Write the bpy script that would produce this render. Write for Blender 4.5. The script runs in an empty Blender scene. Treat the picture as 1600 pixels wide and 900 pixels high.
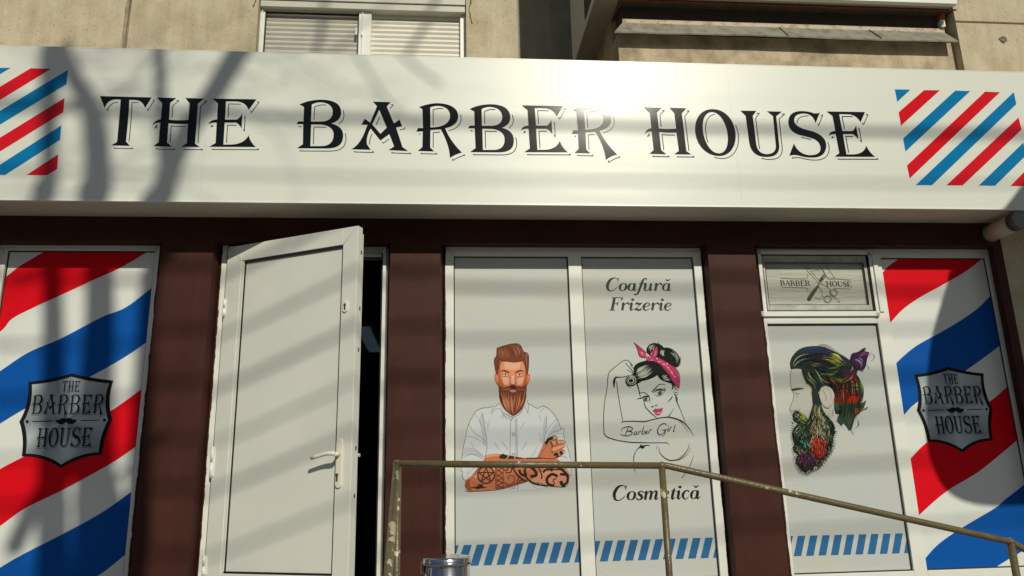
import bpy, bmesh, math, random, re
import numpy as np
from mathutils import Vector, Matrix
from mathutils.geometry import tessellate_polygon
random.seed(7)
rnd = random.Random(11)
sc = bpy.context.scene
col = sc.collection

# ---------------------------------------------------------------- camera
YAW, PITCH, ROLL, FPX = math.radians(5.198), math.radians(14.616), math.radians(-1.318), 1202.06
D = 4.2                                   # metres from the lens to the shop wall (wall plane y = 0)
EYE = Vector((0.0, -D, 1.6))
F_ = Vector((math.sin(YAW)*math.cos(PITCH), math.cos(YAW)*math.cos(PITCH), math.sin(PITCH)))
r0 = Vector((math.cos(YAW), -math.sin(YAW), 0)); u0 = r0.cross(F_)
R_ = r0*math.cos(ROLL) + u0*math.sin(ROLL)
U_ = u0*math.cos(ROLL) - r0*math.sin(ROLL)
cam = bpy.data.objects.new('camera', bpy.data.cameras.new('camera'))
col.objects.link(cam); sc.camera = cam
cam.data.sensor_width = 36.0; cam.data.lens = FPX/1600*36.0; cam.data.clip_end = 500
cam.matrix_world = Matrix(((R_.x, U_.x, -F_.x, EYE.x), (R_.y, U_.y, -F_.y, EYE.y), (R_.z, U_.z, -F_.z, EYE.z), (0, 0, 0, 1)))

# ---------------------------------------------------------------- sky, sun, exposure
SUN = Vector((0.25, -1.0, 0.66)).normalized()          # direction towards the sun
world = bpy.data.worlds.new('World'); sc.world = world; world.use_nodes = True
wn = world.node_tree.nodes; bg = wn['Background']
sky = wn.new('ShaderNodeTexSky'); sky.sky_type = 'NISHITA'; sky.sun_disc = False
sky.sun_elevation = math.asin(SUN.z); sky.sun_rotation = math.atan2(SUN.x, SUN.y)
world.node_tree.links.new(sky.outputs[0], bg.inputs[0]); bg.inputs[1].default_value = 0.066
sl = bpy.data.lights.new('sun', 'SUN'); sl.energy = 4.3; sl.angle = math.radians(0.53); sl.color = (1.0, 0.955, 0.80)
so = bpy.data.objects.new('sun', sl); col.objects.link(so)
so.rotation_euler = SUN.to_track_quat('Z', 'Y').to_euler()
sc.view_settings.view_transform = 'Standard'; sc.view_settings.look = 'None'
sc.view_settings.exposure = -0.46; sc.view_settings.gamma = 1.0
sc.render.resolution_x = 1024; sc.render.resolution_y = 576

# ---------------------------------------------------------------- helpers
def ray(x, y): return F_ + R_*((x-800)/FPX) - U_*((y-450)/FPX)
def P(x, y, Y=0.0):
    d = ray(x, y); return EYE + d*((Y-EYE.y)/d.y)
def X(x, y, Y=0.0): return P(x, y, Y).x
def Z(x, y, Y=0.0): return P(x, y, Y).z
def srgb(r, g, b, k=1.0):
    f = lambda c: ((c/255+.055)/1.055)**2.4 if c > 10 else c/255/12.92
    return (min(1, f(r)*k), min(1, f(g)*k), min(1, f(b)*k), 1)

def mat(name, c, rough=.5, metallic=0.0, var=0.0, vscale=6.0, bump=0.0, bscale=60.0, coat=0.0, c2=None, lo=.45, hi=.6, stretch=(1, 1, 1), spec=.5, coat_rough=.1):
    m = bpy.data.materials.new(name); m.use_nodes = True
    n, l = m.node_tree.nodes, m.node_tree.links; b = n['Principled BSDF']
    b.inputs['Base Color'].default_value = c if len(c) == 4 else (*c, 1)
    b.inputs['Roughness'].default_value = rough; b.inputs['Metallic'].default_value = metallic
    b.inputs['Coat Weight'].default_value = coat; b.inputs['Coat Roughness'].default_value = coat_rough
    b.inputs['Specular IOR Level'].default_value = spec
    tc = n.new('ShaderNodeTexCoord'); mp = n.new('ShaderNodeMapping'); mp.inputs['Scale'].default_value = stretch
    l.new(tc.outputs['Object'], mp.inputs[0])
    if var or c2:
        t = n.new('ShaderNodeTexNoise'); t.inputs['Scale'].default_value = vscale; t.inputs['Detail'].default_value = 7; t.inputs['Roughness'].default_value = .62
        l.new(mp.outputs[0], t.inputs[0])
        r = n.new('ShaderNodeValToRGB'); l.new(t.outputs[0], r.inputs[0])
        cc = c if len(c) == 4 else (*c, 1)
        if c2:
            r.color_ramp.elements[0].position = lo; r.color_ramp.elements[1].position = hi
            r.color_ramp.elements[0].color = cc; r.color_ramp.elements[1].color = c2 if len(c2) == 4 else (*c2, 1)
        else:
            r.color_ramp.elements[0].position = .3; r.color_ramp.elements[1].position = .7
            r.color_ramp.elements[0].color = tuple(v*(1-var) for v in cc[:3])+(1,); r.color_ramp.elements[1].color = tuple(min(1, v*(1+var*.5)) for v in cc[:3])+(1,)
        l.new(r.outputs[0], b.inputs['Base Color'])
    if bump:
        t = n.new('ShaderNodeTexNoise'); t.inputs['Scale'].default_value = bscale; t.inputs['Detail'].default_value = 6
        l.new(mp.outputs[0], t.inputs[0])
        bp = n.new('ShaderNodeBump'); bp.inputs['Strength'].default_value = bump; bp.inputs['Distance'].default_value = .01
        l.new(t.outputs[0], bp.inputs['Height']); l.new(bp.outputs[0], b.inputs['Normal'])
    return m

def tag(o, label=None, cat=None, group=None, kind=None):
    if label: o['label'] = label
    if cat: o['category'] = cat
    if group: o['group'] = group
    if kind: o['kind'] = kind
    return o
def root(name, loc, label, cat, group=None):
    o = bpy.data.objects.new(name, None); col.objects.link(o); o.location = loc; o.empty_display_size = .1
    return tag(o, label, cat, group)
def link(o, parent):
    col.objects.link(o)
    if parent is not None:
        o.parent = parent
        o.matrix_parent_inverse = Matrix.Translation(-parent.location) if parent.type == 'EMPTY' else Matrix.Identity(4)
    return o

class MB:
    def __init__(s): s.v = []; s.f = []; s.smooth = []; s.mi = []
    def quad(s, *p, m=0):
        i = len(s.v); s.v += [tuple(q) for q in p]; s.f.append(tuple(range(i, i+len(p)))); s.smooth.append(False); s.mi.append(m); return s
    def box(s, x0, x1, y0, y1, z0, z1, M=None, m=0):
        i = len(s.v)
        c = [Vector((x, y, z)) for z in (z0, z1) for y in (y0, y1) for x in (x0, x1)]
        if M is not None: c = [M @ q for q in c]
        s.v += [tuple(q) for q in c]
        for a in ((0, 1, 5, 4), (1, 3, 7, 5), (3, 2, 6, 7), (2, 0, 4, 6), (4, 5, 7, 6), (0, 2, 3, 1)):
            s.f.append(tuple(i+k for k in a)); s.smooth.append(False); s.mi.append(m)
        return s
    def tube(s, pts, rad, seg=12, cap=True, M=None):
        pts = [Vector(p) for p in pts]
        if M is not None: pts = [M @ p for p in pts]
        rr = rad if hasattr(rad, '__len__') else [rad]*len(pts)
        base = len(s.v); prev = None
        for k, p in enumerate(pts):
            t = (pts[min(k+1, len(pts)-1)]-pts[max(k-1, 0)]).normalized()
            if prev is None:
                a = t.orthogonal().normalized()
            else:
                a = (prev - t*prev.dot(t)).normalized()
            prev = a; b = t.cross(a)
            for j in range(seg):
                q = 2*math.pi*j/seg; s.v.append(tuple(p+(a*math.cos(q)+b*math.sin(q))*rr[k]))
        for k in range(len(pts)-1):
            for j in range(seg):
                a = base+k*seg+j; b = base+k*seg+(j+1) % seg
                s.f.append((a, b, b+seg, a+seg)); s.smooth.append(True); s.mi.append(0)
        if cap:
            s.f.append(tuple(base+j for j in reversed(range(seg)))); s.smooth.append(False); s.mi.append(0)
            e = base+(len(pts)-1)*seg; s.f.append(tuple(e+j for j in range(seg))); s.smooth.append(False); s.mi.append(0)
        return s
    def lathe(s, c, prof, seg=48):
        base = len(s.v); c = Vector(c)
        for (r, z) in prof:
            for j in range(seg):
                q = 2*math.pi*j/seg; s.v.append((c.x+r*math.cos(q), c.y+r*math.sin(q), c.z+z))
        for k in range(len(prof)-1):
            for j in range(seg):
                a = base+k*seg+j; b = base+k*seg+(j+1) % seg
                s.f.append((a, b, b+seg, a+seg)); s.smooth.append(True); s.mi.append(0)
        return s
    def build(s, name, m, parent=None, bevel=0.0):
        me = bpy.data.meshes.new(name); me.from_pydata(s.v, [], s.f)
        for mm in (m if isinstance(m, (list, tuple)) else [m]): me.materials.append(mm)
        me.polygons.foreach_set('use_smooth', s.smooth); me.polygons.foreach_set('material_index', s.mi); me.update()
        bm = bmesh.new(); bm.from_mesh(me); bmesh.ops.recalc_face_normals(bm, faces=bm.faces); bm.to_mesh(me); bm.free()
        o = bpy.data.objects.new(name, me); link(o, parent)
        if bevel:
            b = o.modifiers.new('bevel', 'BEVEL'); b.width = bevel; b.segments = 2; b.limit_method = 'ANGLE'; b.harden_normals = False
        return o

# ---- flat print work: paths, strokes, fills in a drawing's own 2-D frame
def path(s, n=8):
    tk = re.findall(r'[MLQCZ]|-?[0-9.]+', s); out = []; i = 0; cmd = None; cur = None
    while i < len(tk):
        if tk[i].isalpha(): cmd = tk[i]; i += 1
        if cmd == 'Z': continue
        if cmd in 'ML':
            cur = (float(tk[i]), float(tk[i+1])); out.append(cur); i += 2
        elif cmd == 'Q':
            a = cur; c = (float(tk[i]), float(tk[i+1])); b = (float(tk[i+2]), float(tk[i+3])); i += 4
            for k in range(1, n+1):
                t = k/n; out.append(tuple((1-t)**2*a[j]+2*t*(1-t)*c[j]+t*t*b[j] for j in (0, 1)))
            cur = b
        elif cmd == 'C':
            a = cur; c = (float(tk[i]), float(tk[i+1])); d = (float(tk[i+2]), float(tk[i+3])); b = (float(tk[i+4]), float(tk[i+5])); i += 6
            for k in range(1, n*2+1):
                t = k/(n*2); out.append(tuple((1-t)**3*a[j]+3*t*(1-t)**2*c[j]+3*t*t*(1-t)*d[j]+t**3*b[j] for j in (0, 1)))
            cur = b
    return out
def catmull(pts, n=6):
    if len(pts) < 3: return [tuple(p) for p in pts]
    q = [pts[0]]+list(pts)+[pts[-1]]; out = []
    for i in range(1, len(q)-2):
        for k in range(n):
            t = k/n
            out.append(tuple(.5*((2*q[i][j])+(-q[i-1][j]+q[i+1][j])*t+(2*q[i-1][j]-5*q[i][j]+4*q[i+1][j]-q[i+2][j])*t*t+(-q[i-1][j]+3*q[i][j]-3*q[i+1][j]+q[i+2][j])*t**3) for j in range(len(pts[0]))))
    out.append(tuple(pts[-1])); return out
def clip_rect(poly, x0, x1, z0, z1):
    def cl(p, ins, inter):
        o = []
        for i in range(len(p)):
            a, b = p[i-1], p[i]
            if ins(b):
                if not ins(a): o.append(inter(a, b))
                o.append(b)
            elif ins(a): o.append(inter(a, b))
        return o
    ix = lambda v: (lambda a, b: (v, a[1]+(b[1]-a[1])*(v-a[0])/(b[0]-a[0])))
    iz = lambda v: (lambda a, b: (a[0]+(b[0]-a[0])*(v-a[1])/(b[1]-a[1]), v))
    for ins, it in ((lambda q: q[0] >= x0, ix(x0)), (lambda q: q[0] <= x1, ix(x1)), (lambda q: q[1] >= z0, iz(z0)), (lambda q: q[1] <= z1, iz(z1))):
        if poly: poly = cl(poly, ins, it)
    return poly

class Art:
    """One flat printed design: coloured shapes stacked a few hundredths of a millimetre apart on a plane."""
    def __init__(s, Y, org=(0, 0), k=1.0, step=.000014, conv=None):
        s.Y = Y; s.org = org; s.k = k; s.step = step; s.n = 0; s.v = []; s.f = []; s.c = []
        s.conv = conv
    def frame(s, org, k): s.org = org; s.k = k; return s
    def w(s, p):
        if s.conv: return s.conv(p)
        q = P(s.org[0]+p[0]/s.k, s.org[1]+p[1]/s.k, s.Y); return (q.x, q.z)
    def fillw(s, loops, c):
        """loops already in world (x, z)"""
        s.n += 1; y = -s.n*s.step
        flat = [p for lp in loops for p in lp]; i = len(s.v)
        tris = tessellate_polygon([[Vector((a, b, 0)) for a, b in lp] for lp in loops])
        s.v += [(a, y, b) for a, b in flat]
        for t in tris:
            a, b, d = (flat[k] for k in t)
            cr = (b[0]-a[0])*(d[1]-a[1])-(b[1]-a[1])*(d[0]-a[0])
            if abs(cr) < 1e-12: continue
            t = tuple(i+k for k in t)
            s.f.append(t if cr > 0 else (t[0], t[2], t[1])); s.c.append(c)
    def fill(s, loops, c, smooth=False):
        if isinstance(loops, str): loops = [path(loops)]
        elif loops and isinstance(loops[0], str): loops = [path(q) for q in loops]
        elif loops and isinstance(loops[0][0], (int, float)): loops = [loops]
        if smooth: loops = [catmull(list(q)+[q[0]], 5)[:-1] for q in loops]
        s.fillw([[s.w(p) for p in q] for q in loops], c)
    def stroke(s, pts, c, w=None, n=6, taper=False):
        """pts (x, y) or (x, y, width)"""
        if isinstance(pts, str): pts = path(pts)
        if len(pts[0]) == 2:
            m = len(pts)-1
            pts = [(p[0], p[1], w*(1 if not taper else max(.15, math.sin(math.pi*min(1, .08+.92*i/m))))) for i, p in enumerate(pts)]
        pts = catmull(pts, n)
        q = [s.w(p) for p in pts]
        # width in world units
        e = 5.0; a0 = s.w((pts[0][0], pts[0][1])); a1 = s.w((pts[0][0]+e, pts[0][1])); a2 = s.w((pts[0][0], pts[0][1]+e))
        sw = (math.hypot(a1[0]-a0[0], a1[1]-a0[1])+math.hypot(a2[0]-a0[0], a2[1]-a0[1]))/2/e
        s.n += 1; y = -s.n*s.step; i = len(s.v); L = []
        for k in range(len(q)):
            a = q[max(k-1, 0)]; b = q[min(k+1, len(q)-1)]
            dx, dz = b[0]-a[0], b[1]-a[1]; d = math.hypot(dx, dz) or 1e-9
            h = max(pts[k][2]*sw/2, .00012)
            nx, nz = -dz/d*h, dx/d*h
            s.v += [(q[k][0]+nx, y, q[k][1]+nz), (q[k][0]-nx, y, q[k][1]-nz)]
        for k in range(len(q)-1):
            s.f.append((i+2*k, i+2*k+1, i+2*k+3, i+2*k+2)); s.c.append(c)
    def disc(s, x, y, r, c, ry=None, n=18):
        ry = ry or r; s.fill([[(x+r*math.cos(2*math.pi*k/n), y+ry*math.sin(2*math.pi*k/n)) for k in range(n)]], c)
    def flow(s, A, B, n, cols, w, jit=4, t0=0, t1=1):
        """hair strokes interpolated between two guide lines"""
        A = catmull(A, 8); B = catmull(B, 8); m = 9
        for i in range(n):
            f = t0+(t1-t0)*(i+.5+rnd.uniform(-.4, .4))/n
            a, b = sorted((rnd.uniform(0, .35), rnd.uniform(.6, 1)))
            pts = []
            for k in range(m):
                u = a+(b-a)*k/(m-1); pa = A[int(u*(len(A)-1))]; pb = B[int(u*(len(B)-1))]
                pts.append((pa[0]*(1-f)+pb[0]*f, pa[1]*(1-f)+pb[1]*f))
            ox, oy = rnd.uniform(-jit, jit), rnd.uniform(-jit, jit)
            pts = [(p[0]+ox, p[1]+oy) for p in pts]
            s.stroke(pts, rnd.choice(cols), w*rnd.uniform(.6, 1.3), n=2, taper=True)
    def build(s, name, m, parent):
        me = bpy.data.meshes.new(name); me.from_pydata([(a, b+s.Y, d) for a, b, d in s.v], [], s.f); me.materials.append(m)
        at = me.attributes.new('ink', 'FLOAT_COLOR', 'FACE')
        at.data.foreach_set('color', [x for c in s.c for x in c])
        me.update(); o = bpy.data.objects.new(name, me); return link(o, parent)

def ink_mat(name, rough=.4, coat=0.0, coat_rough=.1, spec=.5):
    m = bpy.data.materials.new(name); m.use_nodes = True; n, l = m.node_tree.nodes, m.node_tree.links; b = n['Principled BSDF']
    a = n.new('ShaderNodeAttribute'); a.attribute_name = 'ink'; l.new(a.outputs['Color'], b.inputs['Base Color'])
    b.inputs['Roughness'].default_value = rough; b.inputs['Coat Weight'].default_value = coat; b.inputs['Coat Roughness'].default_value = coat_rough; b.inputs['Specular IOR Level'].default_value = spec
    return m
INK = ink_mat('printed_ink', .6, spec=.06)
INKSIGN = ink_mat('sign_vinyl', .14, spec=.16)

# ---------------------------------------------------------------- materials
K = 1.28     # albedo = displayed sunlit value times this
def sunlit(r, g, b): return srgb(r, g, b, K)
M_brown = mat('maroon_plaster_paint', (.060, .0205, .0145, 1), .55, var=.22, vscale=3, bump=.03, bscale=60, spec=.14)
M_beige = mat('pebble_concrete_panel', (.57, .50, .36, 1), .85, bump=.35, bscale=240, c2=(.47, .40, .27, 1), vscale=7, lo=.42, hi=.66)
M_beige2 = mat('stained_balcony_concrete', (.56, .47, .33, 1), .85, bump=.4, bscale=120, c2=(.22, .16, .10, 1), vscale=6, lo=.42, hi=.75)
M_greywall = mat('grey_loggia_render', (.34, .35, .32, 1), .85, var=.2, vscale=5, bump=.2)
M_pvc = mat('white_pvc', (.74, .75, .69, 1), .32, var=.06, vscale=4)
M_pvcdoor = mat('white_door_pvc', (.69, .69, .62, 1), .38, var=.06, vscale=2.5, bump=.015, bscale=9)
M_gasket = mat('black_rubber', (.008, .008, .008, 1), .6)
M_dark = mat('rust_and_shade_dark', (.07, .05, .038, 1), .9, c2=(.15, .07, .035, 1), vscale=12, lo=.5, hi=.75, bump=.3)  # rusty dark tone that also carries the rim's shade on the parapet
M_rust = mat('rust', (.16, .05, .02, 1), .9, var=.4, vscale=30)
M_orange = mat('orange_rust', (.55, .14, .03, 1), .9, var=.3, vscale=60)
M_flash = mat('weathered_metal_flashing', (.26, .25, .20, 1), .65, c2=(.15, .12, .085, 1), vscale=14, lo=.45, hi=.7, bump=.35, bscale=30)
M_encl = mat('beige_metal_cladding', (.36, .33, .26, 1), .45, var=.08)
M_glassdark = mat('dark_window_glass', (.02, .022, .022, 1), .06)
M_soffit = mat('cream_soffit_sheet', (.62, .56, .45, 1), .5, var=.1, vscale=2)
M_conc = mat('landing_concrete', (.23, .235, .22, 1), .85, var=.25, vscale=5, bump=.3)
M_ground = mat('paving', (.22, .23, .225, 1), .9, var=.3, vscale=3, bump=.3, bscale=30)
M_road = mat('asphalt', (.05, .05, .05, 1), .9, var=.3, vscale=20, bump=.4)
M_bark = mat('bark', (.12, .09, .07, 1), .9, var=.4, vscale=20, bump=.6)
M_cable = mat('black_cable', (.02, .02, .02, 1), .6)
M_steel = mat('stainless_steel', (.62, .61, .58, 1), .14, 1.0, bump=.03, bscale=8)
M_brass = mat('lock_brass', (.28, .2, .1, 1), .35, .9)
M_black = mat('black_plastic', (.012, .012, .012, 1), .45)
M_room = mat('darkened_shop_interior', (.035, .03, .026, 1), .8)
M_flue = mat('cream_flue', (.58, .47, .38, 1), .4, var=.1)
M_caster = mat('grey_caster_sheet', (.4, .4, .4, 1), .8)  # for the added shape that shades the right window
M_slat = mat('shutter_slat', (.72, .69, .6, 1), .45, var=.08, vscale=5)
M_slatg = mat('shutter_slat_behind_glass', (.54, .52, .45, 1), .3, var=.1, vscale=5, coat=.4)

# railing paint: olive with cream chips and rust
def rail_mat(thr=.645, nm='olive_rail_paint', sc1=17):
    m = mat(nm, (.115, .092, .04, 1), .36, bump=.25, bscale=80)
    n, l = m.node_tree.nodes, m.node_tree.links; b = n['Principled BSDF']
    tc = n.new('ShaderNodeTexCoord')
    def noise(sc_, det, lo, hi):
        t = n.new('ShaderNodeTexNoise'); t.inputs['Scale'].default_value = sc_; t.inputs['Detail'].default_value = det; l.new(tc.outputs['Object'], t.inputs[0])
        r = n.new('ShaderNodeValToRGB'); r.color_ramp.elements[0].position = lo; r.color_ramp.elements[1].position = hi; l.new(t.outputs[0], r.inputs[0]); return r
    a = noise(sc1, 7, thr, thr+.015); c = noise(9, 5, .55, .68)
    m1 = n.new('ShaderNodeMix'); m1.data_type = 'RGBA'; m1.inputs['A'].default_value = (.115, .092, .04, 1); m1.inputs['B'].default_value = (.10, .055, .025, 1); l.new(c.outputs[0], m1.inputs['Factor'])
    m2 = n.new('ShaderNodeMix'); m2.data_type = 'RGBA'; m2.inputs['B'].default_value = (.50, .44, .28, 1); l.new(m1.outputs['Result'], m2.inputs['A']); l.new(a.outputs[0], m2.inputs['Factor'])
    l.new(m2.outputs['Result'], b.inputs['Base Color']); return m
M_rail = rail_mat(); M_rail2 = rail_mat(.56, 'worn_rail_paint', 22)

def speckle(m, sc_=75, thr=.63, dark=.45, streak=True):
    n, l = m.node_tree.nodes, m.node_tree.links; b = n['Principled BSDF']
    src = b.inputs['Base Color'].links[0].from_socket
    tc = n.new('ShaderNodeTexCoord'); t = n.new('ShaderNodeTexNoise'); t.inputs['Scale'].default_value = sc_; t.inputs['Detail'].default_value = 3; l.new(tc.outputs['Object'], t.inputs[0])
    r = n.new('ShaderNodeValToRGB'); r.color_ramp.elements[0].position = thr; r.color_ramp.elements[1].position = thr+.05; r.color_ramp.elements[0].color = (1, 1, 1, 1); r.color_ramp.elements[1].color = (dark, dark*.9, dark*.75, 1); l.new(t.outputs[0], r.inputs[0])
    mx = n.new('ShaderNodeMix'); mx.data_type = 'RGBA'; mx.blend_type = 'MULTIPLY'; mx.inputs['Factor'].default_value = 1; l.new(src, mx.inputs['A']); l.new(r.outputs[0], mx.inputs['B']); out = mx.outputs['Result']
    if streak:
        mp = n.new('ShaderNodeMapping'); mp.inputs['Scale'].default_value = (5, 1, .6); l.new(tc.outputs['Object'], mp.inputs[0])
        t2 = n.new('ShaderNodeTexNoise'); t2.inputs['Scale'].default_value = 2.5; t2.inputs['Detail'].default_value = 8; t2.inputs['Roughness'].default_value = .7; l.new(mp.outputs[0], t2.inputs[0])
        r2 = n.new('ShaderNodeValToRGB'); r2.color_ramp.elements[0].position = .35; r2.color_ramp.elements[1].position = .7; r2.color_ramp.elements[0].color = (1.0, 1.0, 1.0, 1); r2.color_ramp.elements[1].color = (.74, .70, .62, 1); l.new(t2.outputs[0], r2.inputs[0])
        m2 = n.new('ShaderNodeMix'); m2.data_type = 'RGBA'; m2.blend_type = 'MULTIPLY'; m2.inputs['Factor'].default_value = .8; l.new(out, m2.inputs['A']); l.new(r2.outputs[0], m2.inputs['B']); out = m2.outputs['Result']
    l.new(out, b.inputs['Base Color'])
speckle(M_beige); speckle(M_beige2, 130, .64, .6); speckle(M_greywall, 30, .66, .6); speckle(M_brown, 26, .70, .72); speckle(M_pvcdoor, 55, .76, .55, False); speckle(M_pvc, 60, .76, .6, False)
# perforated window film: greyish white with faint interference tint
def film_mat(name, base, tint=True):
    m = bpy.data.materials.new(name); m.use_nodes = True; n, l = m.node_tree.nodes, m.node_tree.links; b = n['Principled BSDF']
    b.inputs['Roughness'].default_value = .4; b.inputs['Specular IOR Level'].default_value = .3
    tc = n.new('ShaderNodeTexCoord'); mp = n.new('ShaderNodeMapping'); l.new(tc.outputs['Object'], mp.inputs[0])
    mp.inputs['Rotation'].default_value = (0, math.radians(-6), 0)
    w = n.new('ShaderNodeTexWave'); w.wave_type = 'BANDS'; w.bands_direction = 'Z'; w.inputs['Scale'].default_value = 11; w.inputs['Distortion'].default_value = 9; w.inputs['Detail'].default_value = 2; w.inputs['Detail Scale'].default_value = .55
    l.new(mp.outputs[0], w.inputs[0])
    r = n.new('ShaderNodeValToRGB'); 
    nz = n.new('ShaderNodeTexNoise'); nz.inputs['Scale'].default_value = 3.2; nz.inputs['Detail'].default_value = 3; l.new(tc.outputs['Object'], nz.inputs[0])
    nr = n.new('ShaderNodeMapRange'); nr.inputs[1].default_value = .3; nr.inputs[2].default_value = .7; nr.inputs[3].default_value = .36; nr.inputs[4].default_value = .64; l.new(nz.outputs[0], nr.inputs[0])
    ma = n.new('ShaderNodeMath'); ma.operation = 'SUBTRACT'; ma.inputs[1].default_value = .5; l.new(w.outputs[0], ma.inputs[0])
    mb_ = n.new('ShaderNodeMath'); mb_.operation = 'MULTIPLY_ADD'; l.new(ma.outputs[0], mb_.inputs[0]); mb_.inputs[1].default_value = .42; l.new(nr.outputs[0], mb_.inputs[2])
    l.new(mb_.outputs[0], r.inputs[0]); e = r.color_ramp.elements
    e[0].position = 0; e[1].position = 1
    e[0].color = (base[0]*.86, base[1]*1.0, base[2]*1.20, 1); e[1].color = (base[0]*1.10, base[1]*.985, base[2]*.84, 1)
    # fine weave of the perforation
    w2 = n.new('ShaderNodeTexWave'); w2.wave_type = 'BANDS'; w2.bands_direction = 'DIAGONAL'; w2.inputs['Scale'].default_value = 55; w2.inputs['Distortion'].default_value = 1.0
    mp2 = n.new('ShaderNodeMapping'); l.new(tc.outputs['Object'], mp2.inputs[0]); mp2.inputs['Scale'].default_value = (.5, 1, 1.4); l.new(mp2.outputs[0], w2.inputs[0])
    mx = n.new('ShaderNodeMix'); mx.data_type = 'RGBA'; mx.blend_type = 'MULTIPLY'; mx.inputs['Factor'].default_value = .16
    l.new(r.outputs[0], mx.inputs['A']); l.new(w2.outputs[0], mx.inputs['B']); l.new(mx.outputs['Result'], b.inputs['Base Color'])
    return m
M_film = film_mat('perforated_window_film', (.56, .57, .52))
M_wfilm = mat('white_vinyl', (.70, .72, .68, 1), .35, var=.04, vscale=2)
M_tfilm = mat('grey_textured_film', (.42, .42, .36, 1), .5, var=.25, vscale=9, stretch=(.25, 1, 4), bump=.3, bscale=40)

# ================================================================ large structure
b = MB(); b.box(-300, 300, -300, 300, -.3, 0); g = b.build('ground', M_ground); tag(g, kind='structure')
b = MB(); b.box(-290, 290, -17, -9.5, -.2, .004); g = b.build('road', M_road); tag(g, kind='structure')

YW = .075            # plane of the frames' front
YF = .095            # plane of films / panes
YS = -.285           # front of the sign at its lower edge
bld = root('apartment_building', (0, 0, 0), 'apartment building with maroon barber shop front and beige concrete panels above', 'building')
# key coordinates ------------------------------------------------
zsof = Z(800, 344, 0)                         # soffit meets the wall
zwin_t = Z(900, 388.5, YW); zl_t = Z(130, 378.5, YW); zr_t = Z(1360, 391.5, YW)
ztop = (zwin_t+zl_t+zr_t)/3
zbot_in = Z(1400, 892.3, YF); zbot = zbot_in-.075
FLOOR = 1.6+.0489*4.2-1.05                    # shop floor / landing height
xL0, xL1 = X(-4, 385, YW), X(250.4, 385, YW)
xD0, xD1 = X(347.5, 405, YW), X(606.5, 405, YW)
xM0, xM1 = X(695.5, 390, YW), X(1094.5, 391, YW)
xR0, xR1 = X(1182.0, 395, YW), X(1547.5, 393, YW)
fL1 = X(251.5, 393, 0); fD0 = X(333, 398, 0); fD1 = X(609.8, 398, 0); fM0 = X(688, 398, 0); fM1 = X(1106, 397, 0); fR0 = X(1180.3, 400, 0)
fR1 = X(1553.5, 395, 0); xend = X(1567, 395, 0); fL0 = xL0-.02
XLW, XRW = -11.0, 10.0
# maroon ground floor wall: front face pieces and splayed reveals
w = MB()
def front(x0, x1, z0, z1, m=0): w.quad((x0, 0, z0), (x1, 0, z0), (x1, 0, z1), (x0, 0, z1), m=m)
OP = [(fL0, fL1, xL0, xL1, zbot, ztop), (fD0, fD1, xD0, xD1, FLOOR, ztop), (fM0, fM1, xM0, xM1, zbot, ztop), (fR0, fR1, xR0, xR1, zbot, ztop)]
ZT = 2.6+1.6-1.05        # up to behind the sign
ZUP = zsof+.35
prev = XLW
for (a0, a1, b0, b1, z0, z1) in OP:
    front(prev, a0, 0, ZUP); front(a0, a1, z1, ZUP); front(a0, a1, 0, z0)
    w.quad((a0, 0, z0), (b0, YW+.06, z0), (b0, YW+.06, z1), (a0, 0, z1)); w.quad((a1, 0, z0), (b1, YW+.06, z0), (b1, YW+.06, z1), (a1, 0, z1))
    w.quad((a0, 0, z1), (a1, 0, z1), (b1, YW+.06, z1), (b0, YW+.06, z1)); w.quad((a0, 0, z0), (a1, 0, z0), (b1, YW+.06, z0), (b0, YW+.06, z0))
    prev = a1
front(prev, xend, 0, ZUP)
w.build('ground_floor_wall', M_brown, bld)
# beige wall right of the shop, upper wall
n2 = MB(); n2.quad((xend, .001, 0), (XRW, .001, 0), (XRW, .001, ZUP), (xend, .001, ZUP)); n2.box(XRW-.2, XRW, .002, 5, 0, 8)
o = n2.build('side_wall', M_beige, bld)
# room seen through the half open door, its darkness put into the wall colour
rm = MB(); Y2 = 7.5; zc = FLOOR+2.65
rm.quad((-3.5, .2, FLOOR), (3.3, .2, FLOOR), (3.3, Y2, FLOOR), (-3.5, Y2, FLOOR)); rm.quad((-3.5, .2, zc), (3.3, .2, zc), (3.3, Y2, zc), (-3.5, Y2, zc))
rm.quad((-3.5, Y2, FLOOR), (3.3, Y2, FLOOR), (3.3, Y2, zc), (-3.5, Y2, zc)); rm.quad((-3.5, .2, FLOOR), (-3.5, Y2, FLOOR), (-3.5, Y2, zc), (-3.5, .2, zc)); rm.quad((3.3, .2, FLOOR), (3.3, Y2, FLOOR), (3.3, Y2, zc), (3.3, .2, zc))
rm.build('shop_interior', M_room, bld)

# ---- upper storey -------------------------------------------------
zU0, zU1 = ZUP, 7.5
uwx0, uwx1 = X(402.5, 30, 0), X(728.5, 40, 0)
zub = 3.2; zut = Z(560, 14, 0)+.0
xa = X(808.5, 40, 0)                          # end of the forward wall, left of the loggia
zb = Z(1300, 18.5, .06)
xe0 = (X(920, 28, 0)-EYE.x)*((zb-EYE.z)/(Z(920, 28, 0)-EYE.z))
RECP = xe0/((X(895, 45, 0)-EYE.x)/D)-D
REC = max(1.3, RECP+.2)
up = MB()
def q(x0, x1, z0, z1, y=0.0, mb=up): mb.quad((x0, y, z0), (x1, y, z0), (x1, y, z1), (x0, y, z1))
xg = X(200, 40, 0); gw = .007
q(XLW, xg-gw, zU0, zU1); up.quad((xg-gw, 0, zU0), (xg, .03, zU0), (xg, .03, zU1), (xg-gw, 0, zU1)); up.quad((xg, .03, zU0), (xg+gw, 0, zU0), (xg+gw, 0, zU1), (xg, .03, zU1))
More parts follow.
